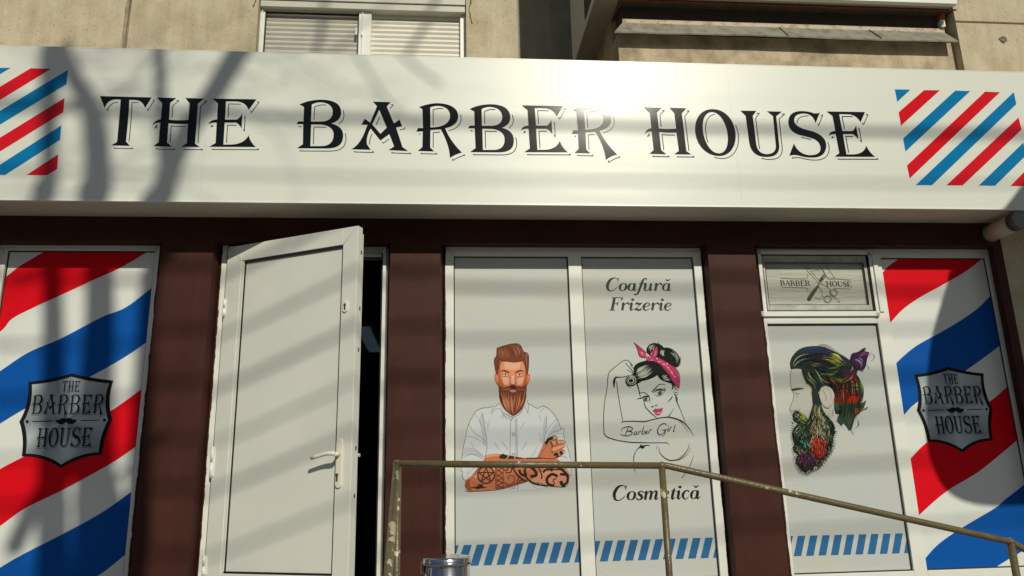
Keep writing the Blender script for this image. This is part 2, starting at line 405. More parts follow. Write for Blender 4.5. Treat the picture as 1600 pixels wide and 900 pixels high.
q(xg+gw, uwx0, zU0, zU1); q(uwx0, uwx1, zU0, zub); q(uwx0, uwx1, zut+.25, zU1); q(uwx1, xa, zU0, zU1)
YR = .11
up.quad((uwx0, 0, zub), (uwx0, .3, zub), (uwx0, .3, zut+.3), (uwx0, 0, zut+.3)); up.quad((uwx1, 0, zub), (uwx1, .3, zub), (uwx1, .3, zut+.3), (uwx1, 0, zut+.3)); up.quad((uwx0, 0, zub), (uwx1, 0, zub), (uwx1, .3, zub), (uwx0, .3, zub))
up.quad((xa, 0, zU0), (xa, REC, zU0), (xa, REC, zU1), (xa, 0, zU1))
up.build('upper_wall', M_beige, bld); up = MB()
# right forward wall with a horizontal joint
xr = X(1507.5, 110, 0); zj = Z(1550, 35.5, 0)
up.quad((xr, 0, zU0), (xr, REC, zU0), (xr, REC, zU1), (xr, 0, zU1)); q(xr, XRW, zU0, zj-.008, mb=up); q(xr, XRW, zj+.008, zU1, mb=up); up.quad((xr, 0, zj-.008), (XRW, 0, zj-.008), (XRW, .03, zj), (xr, .03, zj)); up.quad((xr, .03, zj), (XRW, .03, zj), (XRW, 0, zj+.008), (xr, 0, zj+.008))
up.build('upper_wall', M_beige, bld)
jp = MB()            # rough mortar ridge along the vertical joint, mortar patch on the right wall
pts = [(xg-.012+rnd.uniform(-.003, .003), -.001, zU0+i*.08) for i in range(34)]
jp.tube(pts, [.007+rnd.uniform(0, .005) for _ in pts], 7)
jp.build('panel_joint', mat('joint_mortar', (.33, .27, .18, 1), .9, var=.3, vscale=30, bump=.5), bld)
c = P(1567, 62, 0); jp = MB(); jp.tube([(c.x+.022*math.cos(a)*rnd.uniform(.7, 1.2), -.002, c.z+.022*math.sin(a)*rnd.uniform(.6, 1.1)) for a in np.linspace(0, 6.28, 14)], .006, 5)
jp.tube([(c.x, .004, c.z), (c.x, -.004, c.z)], .022, 10); jp.build('wall_plug', mat('plug_mortar', (.2, .18, .13, 1), .95, var=.5, vscale=80), bld)
lg = MB(); lg.quad((xa, REC, zU0), (xr, REC, zU0), (xr, REC, zU1), (xa, REC, zU1)); lg.build('loggia_wall', M_greywall, bld)
# cracks left and right of the roller shutter window
for px, sgn in ((734.5, 1), (398, -1)):
    cr = MB()
    pts = [P(px+rnd.uniform(-1.6, 1.6)+2*math.sin(i*.9), -10+i*5.2, -.0005) for i in range(10 if sgn > 0 else 5)]
    cr.tube(pts, [.0015+.003*rnd.random() for _ in pts], 5)
    cr.build('plaster_crack', M_dark, bld)

# roller shutter window of the flat above
win = bpy.data.objects.new('shutter_window', None)
fr = MB(); yf = .06
def zz(px, py, y=yf): return Z(px, py, y)
l0, l1 = X(404, 50, yf), X(412.5, 50, yf); m0, m1 = X(560.5, 50, yf), X(580, 50, yf); e0, e1 = X(719, 60, yf), X(728.3, 60, yf)
ztw = zz(560, 20)
fr.box(l0-.01, l1, yf, yf+.06, zub, ztw+.05); fr.box(m0, m1, yf-.006, yf+.06, zub, ztw+.05); fr.box(e0, e1+.01, yf, yf+.06, zub, ztw+.05)
fr.box(l1, m0, yf+.006, yf+.06, ztw-.012, ztw+.05)
fr.box(l0+.012, l0+.02, yf-.01, yf, zub, ztw+.04); fr.box(m0+.02, m0+.026, yf-.016, yf-.006, zub, ztw+.04)
win = fr.build('shutter_window', M_pvc, bld, bevel=.002)
tag(win, 'window of the flat above with white frame and closed roller shutters')
hb = MB(); hz = zz(560, 14, .028)
hb.box(uwx0+.004, uwx1-.004, .028, .2, hz, hz+.3); hb.box(uwx0+.004, uwx1-.004, .018, .028, hz+.045, hz+.3)
hb.build('shutter_box', mat('shutter_box_cladding', (.50, .49, .41, 1), .5, var=.1), win, bevel=.002)
def slats(x0, x1, y, m):
    s = MB(); pitch = .0325; z = zub
    while z < ztw+.01:
        s.quad((x0, y+.004, z), (x1, y+.004, z), (x1, y-.003, z+.011), (x0, y-.003, z+.011)); s.quad((x0, y-.003, z+.011), (x1, y-.003, z+.011), (x1, y-.002, z+.024), (x0, y-.002, z+.024))
        s.quad((x0, y-.002, z+.024), (x1, y-.002, z+.024), (x1, y+.006, z+pitch), (x0, y+.006, z+pitch)); z += pitch
    return s.build('roller_shutter', m, win)
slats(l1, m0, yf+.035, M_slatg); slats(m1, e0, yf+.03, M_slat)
gk = MB(); 
for a, bb in ((l1, l1+.006), (m0-.006, m0)): gk.box(a, bb, yf+.004, yf+.02, zub, ztw)
gk.box(l1, m0, yf+.004, yf+.02, ztw-.012, ztw-.007); gk.build('gasket', M_gasket, win)
lt = MB(); a = P(557, 49, yf); lt.box(a.x-.006, a.x+.006, yf-.012, yf+.002, a.z-.028, a.z+.02); lt.build('latch', M_pvc, win); lt = MB(); a = P(565.5, 52, yf-.016); lt.box(a.x-.004, a.x+.006, yf-.022, yf-.006, a.z-.016, a.z+.014)
lt.build('latch', M_pvc, win)

# loggia parapet, flashing and the glazed enclosure above
YPp = .06
zb = Z(1300, 18.5, YPp)                        # underside of the enclosure
xp0, xp1 = X(967, 85, YPp), X(1500.5, 105, YPp)
pr = MB(); pr.box(xp0, xp1, YPp, YPp+.16, zU0, Z(1300, 62, YPp)); pr.box(xp0, xp0+.12, YPp+.16, REC, zU0, zb)
ppt = pr.build('balcony_parapet', M_beige2, bld)
pr = MB(); pr.box(X(973, 40, YPp), X(1474, 40, YPp), YPp+.02, YPp+.16, Z(1300, 62, YPp), zb); pr.build('parapet_shade_band', M_dark, ppt)  # parapet below the rim, the rim's shadow put into its dark colour
pr = MB(); yl = YPp-.012
pts_t = [(x, Z(1300, 26+rnd.uniform(-.6, .6)+(4 if x < 1100 else 9)*0, yl)) for x in range(0)]
zs0 = Z(1300, 46, YPp+.0); zs1 = Z(1300, 38.5, YPp+.0)
pr.box(X(973, 34, YPp), X(1474, 34, YPp), YPp+.004, YPp+.02, zs0, zs1)
pr.build('parapet_lit_band', mat('sunlit_peeling_cream', (.55, .48, .36, 1), .8, c2=(.36, .2, .1, 1), vscale=22, lo=.5, hi=.7, bump=.5), ppt)  # sunlit strip of the parapet put into a paler, peeling cream band
fl = MB(); yfl = YPp-.085
# sloping metal flashing in three overlapping sheets, wavy lower edge
xs = np.linspace(X(961, 57, yfl), X(1497, 62, yfl), 60); zlow = Z(1300, 58.5, yfl); zhi = Z(1300, 45.5, YPp+.004)
for i in range(59):
    def e(x): return zlow+.003*math.sin(x*4)+.001*math.sin(x*17)
    xa_, xb_ = xs[i], xs[i+1]; k0 = max(0, .04-(xa_-xs[0]))*1.0; 
    def topx(x): return min(max(x, X(973, 40, YPp)), X(1474, 40, YPp))
    fl.quad((xa_, yfl, e(xa_)), (xb_, yfl, e(xb_)), (topx(xb_), YPp+.003, zhi), (topx(xa_), YPp+.003, zhi))
    fl.quad((xa_, yfl, e(xa_)), (xb_, yfl, e(xb_)), (xb_, yfl+.004, e(xb_)-.008), (xa_, yfl+.004, e(xa_)-.008))
fl.build('metal_flashing', M_flash, ppt)
for px, tx in ((1378, 1358), (1232, 1218)):
    fl = MB()
    a = P(px, 60, yfl-.002); c = P(tx, 47, YPp); fl.tube([(a.x, yfl-.002, zlow+.004), (c.x, YPp, zhi)], .003, 6)
    fl.build('flashing_seam', M_dark, ppt)
rs = MB(); a = P(1471, 26, YPp); 
for i in range(7): rs.box(a.x-.012+rnd.uniform(-.008, .008), a.x+.004+rnd.uniform(0, .01), YPp-.02-.002*i, YPp+.02, a.z-.03+i*.011, a.z-.018+i*.011)
rs.build('rusty_bracket', M_orange, ppt)
rs = MB(); rs.box(a.x-.022, a.x+.006, YPp-.015, YPp+.02, a.z-.085, a.z-.032); rs.build('bracket_plate', M_pvc, ppt)
# enclosure: soffit ring, side cladding, glazed front
yfr = EYE.y+(zb-EYE.z)/((Z(1300, -1.5, 0)-EYE.z)/D)     # front edge depth
xe0 = EYE.x+(X(920, 28, 0)-EYE.x)*((zb-EYE.z)/(Z(920, 28, 0)-EYE.z)) ; xe1 = X(1493, 6, yfr)
xe_in = EYE.x+(X(957, 28, 0)-EYE.x)*((zb-EYE.z)/(Z(957, 28, 0)-EYE.z))
en = MB()
en.box(xe0, xe_in, yfr, REC, zb, zb+.03); en.box(xe_in, xe1, yfr, -.01, zb, zb+.03)
enc = en.build('balcony_enclosure', M_encl, bld, bevel=.002)
tag(enc, 'glazed balcony enclosure overhanging the old concrete parapet')
en = MB(); en.box(xe0, xe0+.03, yfr, RECP, zb+.03, zb+2.9); en.box(xe0, xe1+.01, yfr-.004, yfr+.03, zb-.006, zb+2.9)
en.box(xe0-.004, xe0+.05, RECP, RECP+.04, zU0, zU1)
en.box(xe0-.008, xe0, yfr+.0, RECP, zb-.004, zb+.012)
en.build('enclosure_panel', M_pvc, enc)
en = MB(); en.box(xe0-.004, xe0+.0, yfr+.06, yfr+.5, zb+.06, zb+.9) if 0 else en.box(xe0-.004, xe0, yfr+.06, yfr+.4, zb+.06, zb+.9); en.build('side_glass', M_glassdark, enc)
en = MB(); en.box(xe_in, xe_in+.02, .0, REC, zb-.012, zb+.0); en.box(xe_in, X(1474, 20, YPp), -.012, .004, zb-.012, zb); en.build('rust_strip', M_rust, enc)
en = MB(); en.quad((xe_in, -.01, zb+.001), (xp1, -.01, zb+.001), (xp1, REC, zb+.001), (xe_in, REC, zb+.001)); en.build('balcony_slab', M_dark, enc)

# upper flat extras are inside the building; next the shop windows ---------------------------------
def frame_rect(mb, x0, x1, z0, z1, t, y0=YW, y1=YW+.06):
    mb.box(x0, x1, y0, y1, z1-t, z1); mb.box(x0, x1, y0, y1, z0, z0+t); mb.box(x0, x0+t, y0, y1, z0+t, z1-t); mb.box(x1-t, x1, y0, y1, z0+t, z1-t)
def pane(win, x0, x1, z0, z1, m, name='window_film'):
    p = MB(); p.box(x0+.003, x1-.003, YF, YF+.01, z0+.003, z1-.003); f = p.build(name, m, win)
    g = MB(); t = .0065
    g.box(x0-.001, x0+t, YF-.004, YF, z0, z1); g.box(x1-t, x1+.001, YF-.004, YF, z0, z1); g.box(x0+t, x1-t, YF-.004, YF, z1-t, z1+.001); g.box(x0+t, x1-t, YF-.004, YF, z0-.001, z0+t)
    g.build('gasket', M_gasket, win); return f
def miter(win, x0, x1, z1, t):
    for a, s in ((x0, 1), (x1, -1)):
        m_ = MB()
        m_.tube([(a+s*.002, YW-.0003, z1-.002), (a+s*(t-.002), YW-.0003, z1-t+.002)], .0009, 4)
        m_.build('mitre_joint', mat('mitre_line', (.3, .3, .27, 1), .6) if 'mitre_line' not in bpy.data.materials else bpy.data.materials['mitre_line'], win)

zin_t = Z(800, 401.5, YF)
pe = []
for xe__, sgn in ((xD0, 1), (xM0, 1), (xM1, -1), (xL1, -1), (xR0, 1), (xR1, -1)):
    p_ = MB(); z = zbot; wd0 = .002
    while z < ztop-.01:
        dz = rnd.uniform(.004, .014); wd1 = max(.0004, min(.0055, wd0+rnd.gauss(0, .0011)))
        p_.quad((xe__-sgn*.004, YW-.0113 if xe__ == xD0 else YW-.0012, z), (xe__+sgn*wd0, YW-.0113 if xe__ == xD0 else YW-.0012, z), (xe__+sgn*wd1, YW-.0113 if xe__ == xD0 else YW-.0012, z+dz), (xe__-sgn*.004, YW-.0113 if xe__ == xD0 else YW-.0012, z+dz)); z += dz; wd0 = wd1
    p_.build('paint_edge', M_brown, bld)
# barber pole panel, left
x0i, x1i = X(13.6, 395, YF), X(244.3, 396, YF); zLt = Z(130, 392.5, YF)
f = MB(); f.box(xL0, x0i, YW, YW+.06, zbot, ztop); f.box(x1i, xL1, YW, YW+.06, zbot, ztop); f.box(x0i, x1i, YW, YW+.06, zLt, ztop); f.box(x0i, x1i, YW, YW+.06, zbot, zbot_in)
winL = f.build('display_window', M_pvc, bld, bevel=.002); tag(winL, 'shop window left of the door with red, white and blue swirl')
pane(winL, x0i, x1i, zbot_in, zLt, M_wfilm); miter(winL, xL0, xL1, ztop, .05)
def bands(art, edges, rect):
    for top, botm, c in edges:
        t = [(P(*p, YF).x, P(*p, YF).z) for p in top]; bt = [(P(*p, YF).x, P(*p, YF).z) for p in botm]
        poly = catmull(t, 6)+list(reversed(catmull(bt, 6)))
        poly = clip_rect(poly, *rect)
        if len(poly) > 2: art.fillw([poly], c)
RED = (.66, .004, .012, 1); BLUE = (.004, .085, .36, 1)
a = Art(YF-.0005)
bands(a, [
 ([(68, 394), (29, 417), (9.8, 432), (-60, 480)][::-1]+[(110, 372)], [(-60, 560), (0, 518.6), (19, 498), (53.6, 480), (97.5, 460), (146, 437.5), (187, 419), (227.6, 395), (260, 372)], RED),
 ([(-60, 620), (0, 580), (44, 551), (95, 529), (158, 496), (197, 480), (239, 448), (262, 428)], [(-60, 700), (0, 662), (38, 639), (87, 612), (136, 591), (190, 561), (230, 534), (262, 510)], BLUE),
 ([(-60, 770), (0, 733), (38, 713), (105, 678), (171, 643), (190, 630.6), (223, 606.6), (255, 582)], [(-60, 862), (0, 822), (38, 795), (95, 767), (171, 725.6), (215, 696), (255, 668)], RED),
 ([(-60, 925), (0, 887), (38, 865), (95, 836), (158, 801.5), (207.6, 766.7), (250, 736)], [(-60, 1010), (0, 975), (60, 945), (120, 915), (158, 896.5), (198, 865), (245, 830)], BLUE)],
 (x0i+.006, x1i-.006, zbot_in+.006, zLt-.006))
a.build('swirl_print', INK, winL)
# barber pole panel, right, and its neighbours share one frame
xr0i, xr1i = X(1373.2, 404, YF), X(1537.8, 405, YF); zRt = Z(1450, 403.8, YF)
xs0, xs1 = X(1197, 508, YF), X(1369.3, 507, YF); zst = Z(1280, 506.5, YF)
ztr = Z(1280, 492, YW)
f = MB(); f.box(xR0, xs0, YW, YW+.06, zbot, ztop); f.box(xs1, xr0i, YW, YW+.06, zbot, ztop); f.box(xr1i, xR1, YW, YW+.06, zbot, ztop)
f.box(xs0, xs1, YW, YW+.06, zbot, zbot_in); f.box(xr0i, xr1i, YW, YW+.06, zbot, zbot_in); f.box(xr0i, xr1i, YW, YW+.06, zRt, ztop); f.box(xs0, xs1, YW, YW+.06, zst, ztr-.0); f.box(xs0, xs1, YW+.001, YW+.06, ztop-.02, ztop)
winR = f.build('display_window', M_pvc, bld, bevel=.002); tag(winR, 'shop window right of the maroon pillar with swirl panel, bearded profile and small vent')
pane(winR, xr0i, xr1i, zbot_in, zRt, M_wfilm, 'swirl_film'); pane(winR, xs0, xs1, zbot_in, zst, M_film)
a = Art(YF-.0005)
bands(a, [
 ([(1340, 462), (1375.8, 429), (1387, 417), (1403.4, 405), (1425, 390)], [(1350, 550), (1387.6, 508.5), (1410, 484), (1437.6, 464.5), (1473, 445), (1509, 424), (1532, 406), (1550, 388)], RED),
 ([(1370, 600), (1398, 569.5), (1429.5, 542), (1468.5, 520), (1499, 502), (1527, 482.4), (1546.5, 463), (1570, 438)], [(1370, 690), (1409, 652), (1429.5, 631), (1470, 604), (1512, 577), (1560.7, 541), (1590, 515)], BLUE),
 ([(1390, 750), (1421, 718), (1448.5, 691), (1500, 656), (1550, 624.7), (1572, 605.7), (1610, 574)], [(1400, 845), (1434.6, 806.5), (1480, 767), (1531, 735.6), (1591, 686), (1625, 655)], RED),
 ([(1420, 905), (1445.3, 872.9), (1468, 848.8), (1504.5, 823.7), (1554.7, 793.8), (1571, 780), (1600, 757), (1640, 720)], [(1480, 945), (1520, 912), (1554, 887.6), (1579.5, 871.5), (1600, 859), (1650, 820)], BLUE)],
 (xr0i+.004, xr1i-.006, zbot_in+.006, zRt-.006))
a.build('swirl_print', INK, winR)
# middle window
xm = [X(708.7, 402, YF), X(886.8, 402, YF), X(907, 402, YF), X(1081.6, 404, YF)]
f = MB(); f.box(xM0, xm[0], YW, YW+.06, zbot, ztop); f.box(xm[1], xm[2], YW, YW+.06, zbot, ztop); f.box(xm[3], xM1, YW, YW+.06, zbot, ztop)
for i in (0, 2): f.box(xm[i], xm[i+1], YW, YW+.06, zbot, zbot_in); f.box(xm[i], xm[i+1], YW, YW+.06, zin_t, ztop)
winM = f.build('display_window', M_pvc, bld, bevel=.002); tag(winM, 'two pane shop window with bearded man and Barber Girl prints')
pane(winM, xm[0], xm[1], zbot_in, zin_t, M_film); pane(winM, xm[2], xm[3], zbot_in, zin_t, M_film); miter(winM, xM0, xM1, ztop, .05)
# shadowless outlet strip under frames is wall; blue slanted bars
SB = sunlit(42, 92, 135)
def bars(art, x0, x1, pa, pb):
    A_ = P(*pa, YF); B_ = P(*pb, YF); n = round((pb[0]-pa[0])/19.9); dx = (B_.x-A_.x)/n; dz = (B_.z-A_.z)/n
    Wd = X(942.9+12.3, 845, YF)-X(942.9, 845, YF)
    H = Z(930, 845, YF)-Z(930, 877.3, YF); S = X(942.9, 845, YF)-X(934.2, 877, YF)
    for i in range(-14, n+14):
        x = A_.x+dx*i; z = A_.z+dz*i
        p = clip_rect([(x, z), (x-S, z-H), (x-S+Wd, z-H), (x+Wd, z)], x0+.0065, x1-.0065, zbot_in, zin_t)
        if len(p) > 2: art.fillw([p], SB)

# ================================================================ decorative capitals (sign and badges)
G = {}
def glyph(name, org, k, outer, holes=(), abs_=False):
    f = (lambda p: p) if abs_ else (lambda p: (org[0]+p[0]/k, org[1]+p[1]/k))
    L = [path(outer)]+[path(h) for h in holes]
    G[name] = [[(SX(*f(p)), SZ(*f(p))) for p in lp] for lp in L]
TILT = math.radians(1.3)
def SP(px, py):             # point on the tilted sign face
    d = ray(px, py); z0 = Z(800, 319.3, YS)
    nrm = Vector((0, -math.cos(TILT), math.sin(TILT))); p0 = Vector((0, YS, z0))
    return EYE+d*((p0-EYE).dot(nrm)/d.dot(nrm)), z0
def SX(px, py): return SP(px, py)[0].x
def SZ(px, py):
    p, z0 = SP(px, py); return (p.z-z0)/math.cos(TILT)
c1, c2, c3, c4, c5 = (140, 130), (450, 130), (700, 140), (1000, 150), (1180, 150)
glyph('T', c1, 5.714, 'M92 115 L555 127 L495 222 Q475 152 400 150 L355 149 Q350 300 325 522 L362 560 L192 556 L245 525 Q262 350 278 148 Q160 130 135 222')
glyph('H', c1, 5.714, 'M600 127 L775 133 L720 175 L709 326 Q800 335 883 328 L893 180 L855 132 L1022 137 L967 185 L942 540 L985 570 L815 568 L868 537 L878 362 Q800 368 705 358 L692 530 L735 568 L568 563 L617 528 L632 352 Q590 350 556 380 Q585 325 636 324 L648 180')
glyph('E', c1, 5.714, 'M1097 138 L1490 144 L1420 240 Q1395 163 1300 163 L1218 162 L1210 325 L1315 325 Q1345 305 1365 270 L1357 405 Q1340 370 1310 352 L1207 352 L1195 548 L1260 548 Q1380 545 1420 465 Q1435 530 1485 570 L1068 568 L1125 535 L1135 352 Q1090 350 1058 368 Q1080 325 1138 324 L1146 180')
glyph('B', c2, 5.714, 'M103 190 Q190 148 300 147 C420 150 475 190 475 262 C475 310 440 345 385 360 C455 375 493 410 493 470 C490 560 430 583 340 583 L80 581 L133 545 L136 365 L76 365 L92 342 L138 342 L143 212',
      ['M213 190 Q260 165 310 172 Q400 185 400 260 Q395 338 300 343 L205 343', 'M207 368 L300 370 Q408 385 408 460 Q405 560 300 562 L200 562'])
glyph('A', c2, 5.714, 'M758 165 L917 170 L882 208 L945 358 L970 345 L995 325 L1020 385 L965 395 L1022 570 L1072 606 L898 598 L948 565 L905 455 L825 512 L738 405 Q695 480 705 545 L738 595 L565 590 Q650 550 700 395 L712 372 L655 370 L685 318 L735 352 L795 205',
      ['M815 238 L882 398 L825 452 L752 368'])
glyph('R', c2, 5.714, 'M1170 213 Q1260 180 1330 179 C1440 180 1520 220 1520 295 C1520 360 1460 392 1402 402 Q1450 520 1553 620 Q1490 635 1445 668 Q1445 560 1365 412 L1272 418 L1270 575 L1305 609 L1160 605 L1200 570 L1203 430 L1147 433 L1160 400 L1205 402 L1200 232',
      ['M1270 215 Q1320 198 1360 204 Q1450 220 1447 300 Q1440 370 1340 390 L1272 397'])
glyph('O', c4, 8, 'M905 165 C1090 165 1195 340 1195 500 C1195 640 1120 750 990 750 C820 750 688 600 688 410 C688 270 770 165 905 165', ['M900 200 C1010 205 1098 370 1098 540 C1098 640 1060 718 985 718 C870 718 783 540 783 380 C783 270 830 200 900 200'])
glyph('U', None, 1, 'M1156.9 173.1 L1181.9 173.3 L1176 181 L1181.5 225 Q1184 241 1199 241 Q1213 240 1212.2 227 L1207.8 181.5 L1198.4 174 L1221.6 174.5 L1212.7 181.7 L1217.6 228 Q1218 245 1199 245.2 Q1174 246 1170.5 222 L1165 181', abs_=True)
glyph('S', c5, 7.619, 'M770 195 L718 325 Q690 212 580 208 Q465 210 463 290 Q470 370 620 405 Q845 455 845 595 Q840 733 680 733 Q600 733 530 712 Q460 692 405 712 L460 565 Q510 690 640 705 Q775 708 778 625 Q772 540 690 508 Q620 485 540 468 Q395 430 393 305 Q400 180 550 180 Q640 182 690 205 Q740 214 770 195')
for k_ in G:       # drop doubled closing points
    G[k_] = [[p for i, p in enumerate(lp) if math.hypot(p[0]-lp[i-1][0], p[1]-lp[i-1][1]) > 1e-5] for lp in G[k_]]
def dense(lp, step):
    out = []
    for i in range(len(lp)):
        a, b_ = lp[i-1], lp[i]; d = math.hypot(b_[0]-a[0], b_[1]-a[1]); n = max(1, int(d/step))
        for k in range(n): out.append((a[0]+(b_[0]-a[0])*k/n, a[1]+(b_[1]-a[1])*k/n))
    return out
def inside(pt, loops):
    c = False
    for lp in loops:
        j = len(lp)-1
        for i in range(len(lp)):
            if (lp[i][1] > pt[1]) != (lp[j][1] > pt[1]) and pt[0] < (lp[j][0]-lp[i][0])*(pt[1]-lp[i][1])/(lp[j][1]-lp[i][1])+lp[i][0]: c = not c
            j = i
    return c
def segdist(pt, loops):
    best = 1e9
    for lp in loops:
        A_ = np.array(lp); B_ = np.roll(A_, -1, 0); d = B_-A_; p = np.array(pt)
        t = np.clip(((p-A_)*d).sum(1)/np.maximum((d*d).sum(1), 1e-14), 0, 1); q_ = A_+d*t[:, None]
        best = min(best, np.sqrt(((q_-p)**2).sum(1)).min())
    return best
def drop_lines(loops, s, gap, step):
    """the thin drop outline of a capital: its edge shifted down and right where it comes clear of the letter"""
    runs = []
    for lp in loops:
        dl = dense(lp, step); run = []; keep = []
        for p in dl:
            q_ = (p[0]+s[0], p[1]+s[1]); keep.append((q_, not inside(q_, loops) and segdist(q_, loops) > gap))
        n = len(keep); st = next((i for i in range(n) if not keep[i][1]), 0)
        for i in range(n+1):
            q_, ok = keep[(st+i) % n]
            if ok and i < n: run.append(q_)
            else:
                if len(run) > 3: runs.append(run)
                run = []
    return runs
class Letters(Art):
    def line(s, run, c, w_):
        s.n += 1; y = -s.n*s.step; i = len(s.v)
        for k in range(len(run)):
            a_ = run[max(k-1, 0)]; b_ = run[min(k+1, len(run)-1)]; dx, dz = b_[0]-a_[0], b_[1]-a_[1]; d = math.hypot(dx, dz) or 1e-9
            s.v += [(run[k][0]-dz/d*w_/2, y, run[k][1]+dx/d*w_/2), (run[k][0]+dz/d*w_/2, y, run[k][1]-dx/d*w_/2)]
        for k in range(len(run)-1): s.f.append((i+2*k, i+2*k+1, i+2*k+3, i+2*k+2)); s.c.append(c)
DROPS = {}
BK = (.006, .008, .010, 1)
for k_ in G: DROPS[k_] = drop_lines(G[k_], (.0158, -.0158), .0105, .003)
lt = Letters(0.0, step=.00002)
def put(name, dx=0, dz=0, sx=1.0, sz=1.0, at=(0, 0), art=None, c=BK, lw=.0042, drop=True):
    art = art or lt
    T = lambda p: (at[0]+(p[0]-at[0])*sx+dx, at[1]+(p[1]-at[1])*sz+dz)
    art.fillw([[T(p) for p in lp] for lp in G[name]], c)
    if drop:
        for r in DROPS[name]: art.line([T(p) for p in r], c, lw)
def moved(name, src, dst):
    """second and later letters of a kind, shifted to their own place on the sign"""
    put(name, SX(*dst)-SX(*src), SZ(*dst)-SZ(*src))
pz = lambda o_, k, x, y: (o_[0]+x/k, o_[1]+y/k)
for n_ in 'THEBAROUS': put(n_)
moved('B', pz(c2, 5.714, 80, 581), pz(c3, 5.714, 198, 558))
moved('E', pz(c1, 5.714, 1068, 568), pz(c3, 5.714, 682, 558))
moved('R', pz(c2, 5.714, 1160, 605), pz(c3, 5.714, 1130, 565))
moved('H', pz(c1, 5.714, 568, 563), pz(c4, 8, 118, 722))
moved('E', pz(c1, 5.714, 1068, 568), pz(c5, 7.619, 945, 722))

# ================================================================ sign
sg = root('shop_sign', (0, -.14, zsof), 'long white sign box reading THE BARBER HOUSE in black letters between red and blue stripes', 'sign')
z0s = Z(800, 319.3, YS); Hs = SZ(800, 92.5)
MS = Matrix.Translation((0, YS, z0s)) @ Matrix.Rotation(-TILT, 4, 'X')
def sign_mat():
    m = mat('glossy_white_sign_sheet', (.65, .67, .60, 1), .34, spec=.36)
    n, l = m.node_tree.nodes, m.node_tree.links; b_ = n['Principled BSDF']
    tc = n.new('ShaderNodeTexCoord'); mp = n.new('ShaderNodeMapping'); mp.inputs['Scale'].default_value = (.35, 1, 2.2); l.new(tc.outputs['Object'], mp.inputs[0])
    t = n.new('ShaderNodeTexNoise'); t.inputs['Scale'].default_value = 2.2; t.inputs['Detail'].default_value = 2; l.new(mp.outputs[0], t.inputs[0])
    bp = n.new('ShaderNodeBump'); bp.inputs['Strength'].default_value = .3; bp.inputs['Distance'].default_value = .010; l.new(t.outputs[0], bp.inputs['Height'])
    l.new(bp.outputs[0], b_.inputs['Normal'])
    return m
M_sign = sign_mat()
sb = MB(); xsL, xsR = -4.2, 4.6
seams = [xsL, SX(322, 200), SX(1146, 200), xsR]
sb.box(xsL, xsR, .002, .02, 0, Hs, M=MS)
for i in range(3): sb.box(seams[i]+(.0002 if i else 0), seams[i+1]-.0002, 0, .0025, 0, Hs, M=MS)
face = sb.build('sign_face', M_sign, sg)
sb = MB(); sb.box(xsL, xsR, YS+.006, 0, z0s+.004, z0s+.012); 
sb.v = [(x, y, (z+(zsof-z0s)*(y-YS)/(0-YS))) for x, y, z in sb.v]; sb.box(xsL, xsR, YS+.022+.03, -.002, z0s+.03, z0s+Hs-.006)
so_ = sb.build('sign_box', M_soffit, sg)
tr = MB(); tr.box(xsL, xsR, -.002, .012, -.004, .006, M=MS); tr.box(xsL, xsR, -.001, .03, Hs, Hs+.004, M=MS); tr.build('edge_trim', M_pvc, sg)
def place_on_sign(o): o.matrix_parent_inverse = Matrix.Translation(-sg.location) @ MS @ Matrix.Translation((0, -.0004, 0)); return o
place_on_sign(lt.build('sign_lettering', INKSIGN, sg))
st = Art(0.0, conv=lambda p: (SX(*p), SZ(*p)))
SR, SBL = (.60, .010, .018, 1), (.004, .17, .39, 1)
o2 = lambda *pp: [[(1380+x/3.75, 120+y/3.75) for x, y in pp]]
for i, pp in enumerate([((68, 74), (160, 75), (82, 147)), ((240, 78), (332, 79), (104, 287), (90, 208)), ((422, 81), (510, 84), (130, 438), (116, 362)), ((597, 87), (685, 90), (155, 596), (139, 520)),
     ((765, 90), (780, 160), (285, 636), (190, 635)), ((793, 238), (811, 310), (465, 637), (370, 636)), ((821, 386), (839, 458), (655, 639), (560, 637)), ((849, 534), (867, 606), (835, 641), (745, 640))]):
    st.fill(o2(*pp), SR if i % 2 else SBL)
for i, pp in enumerate([((17, 106), (-140, 200), (-140, 175), (-25, 106)), ((48, 106.7), (80, 107.5), (-150, 248), (-150, 226)), ((106, 109.3), (104, 131.5), (-130, 274), (-165, 273)), ((101, 153), (99, 175.5), (-60, 274), (-94, 273)), ((95.8, 196), (94, 218.3), (8, 273.5), (-25, 273.2)), ((91, 241), (89.5, 264), (73, 274), (41.5, 273.5))]):
    st.fill([list(pp)], SR if i % 2 else SBL)
place_on_sign(st.build('stripe_print', INKSIGN, sg))

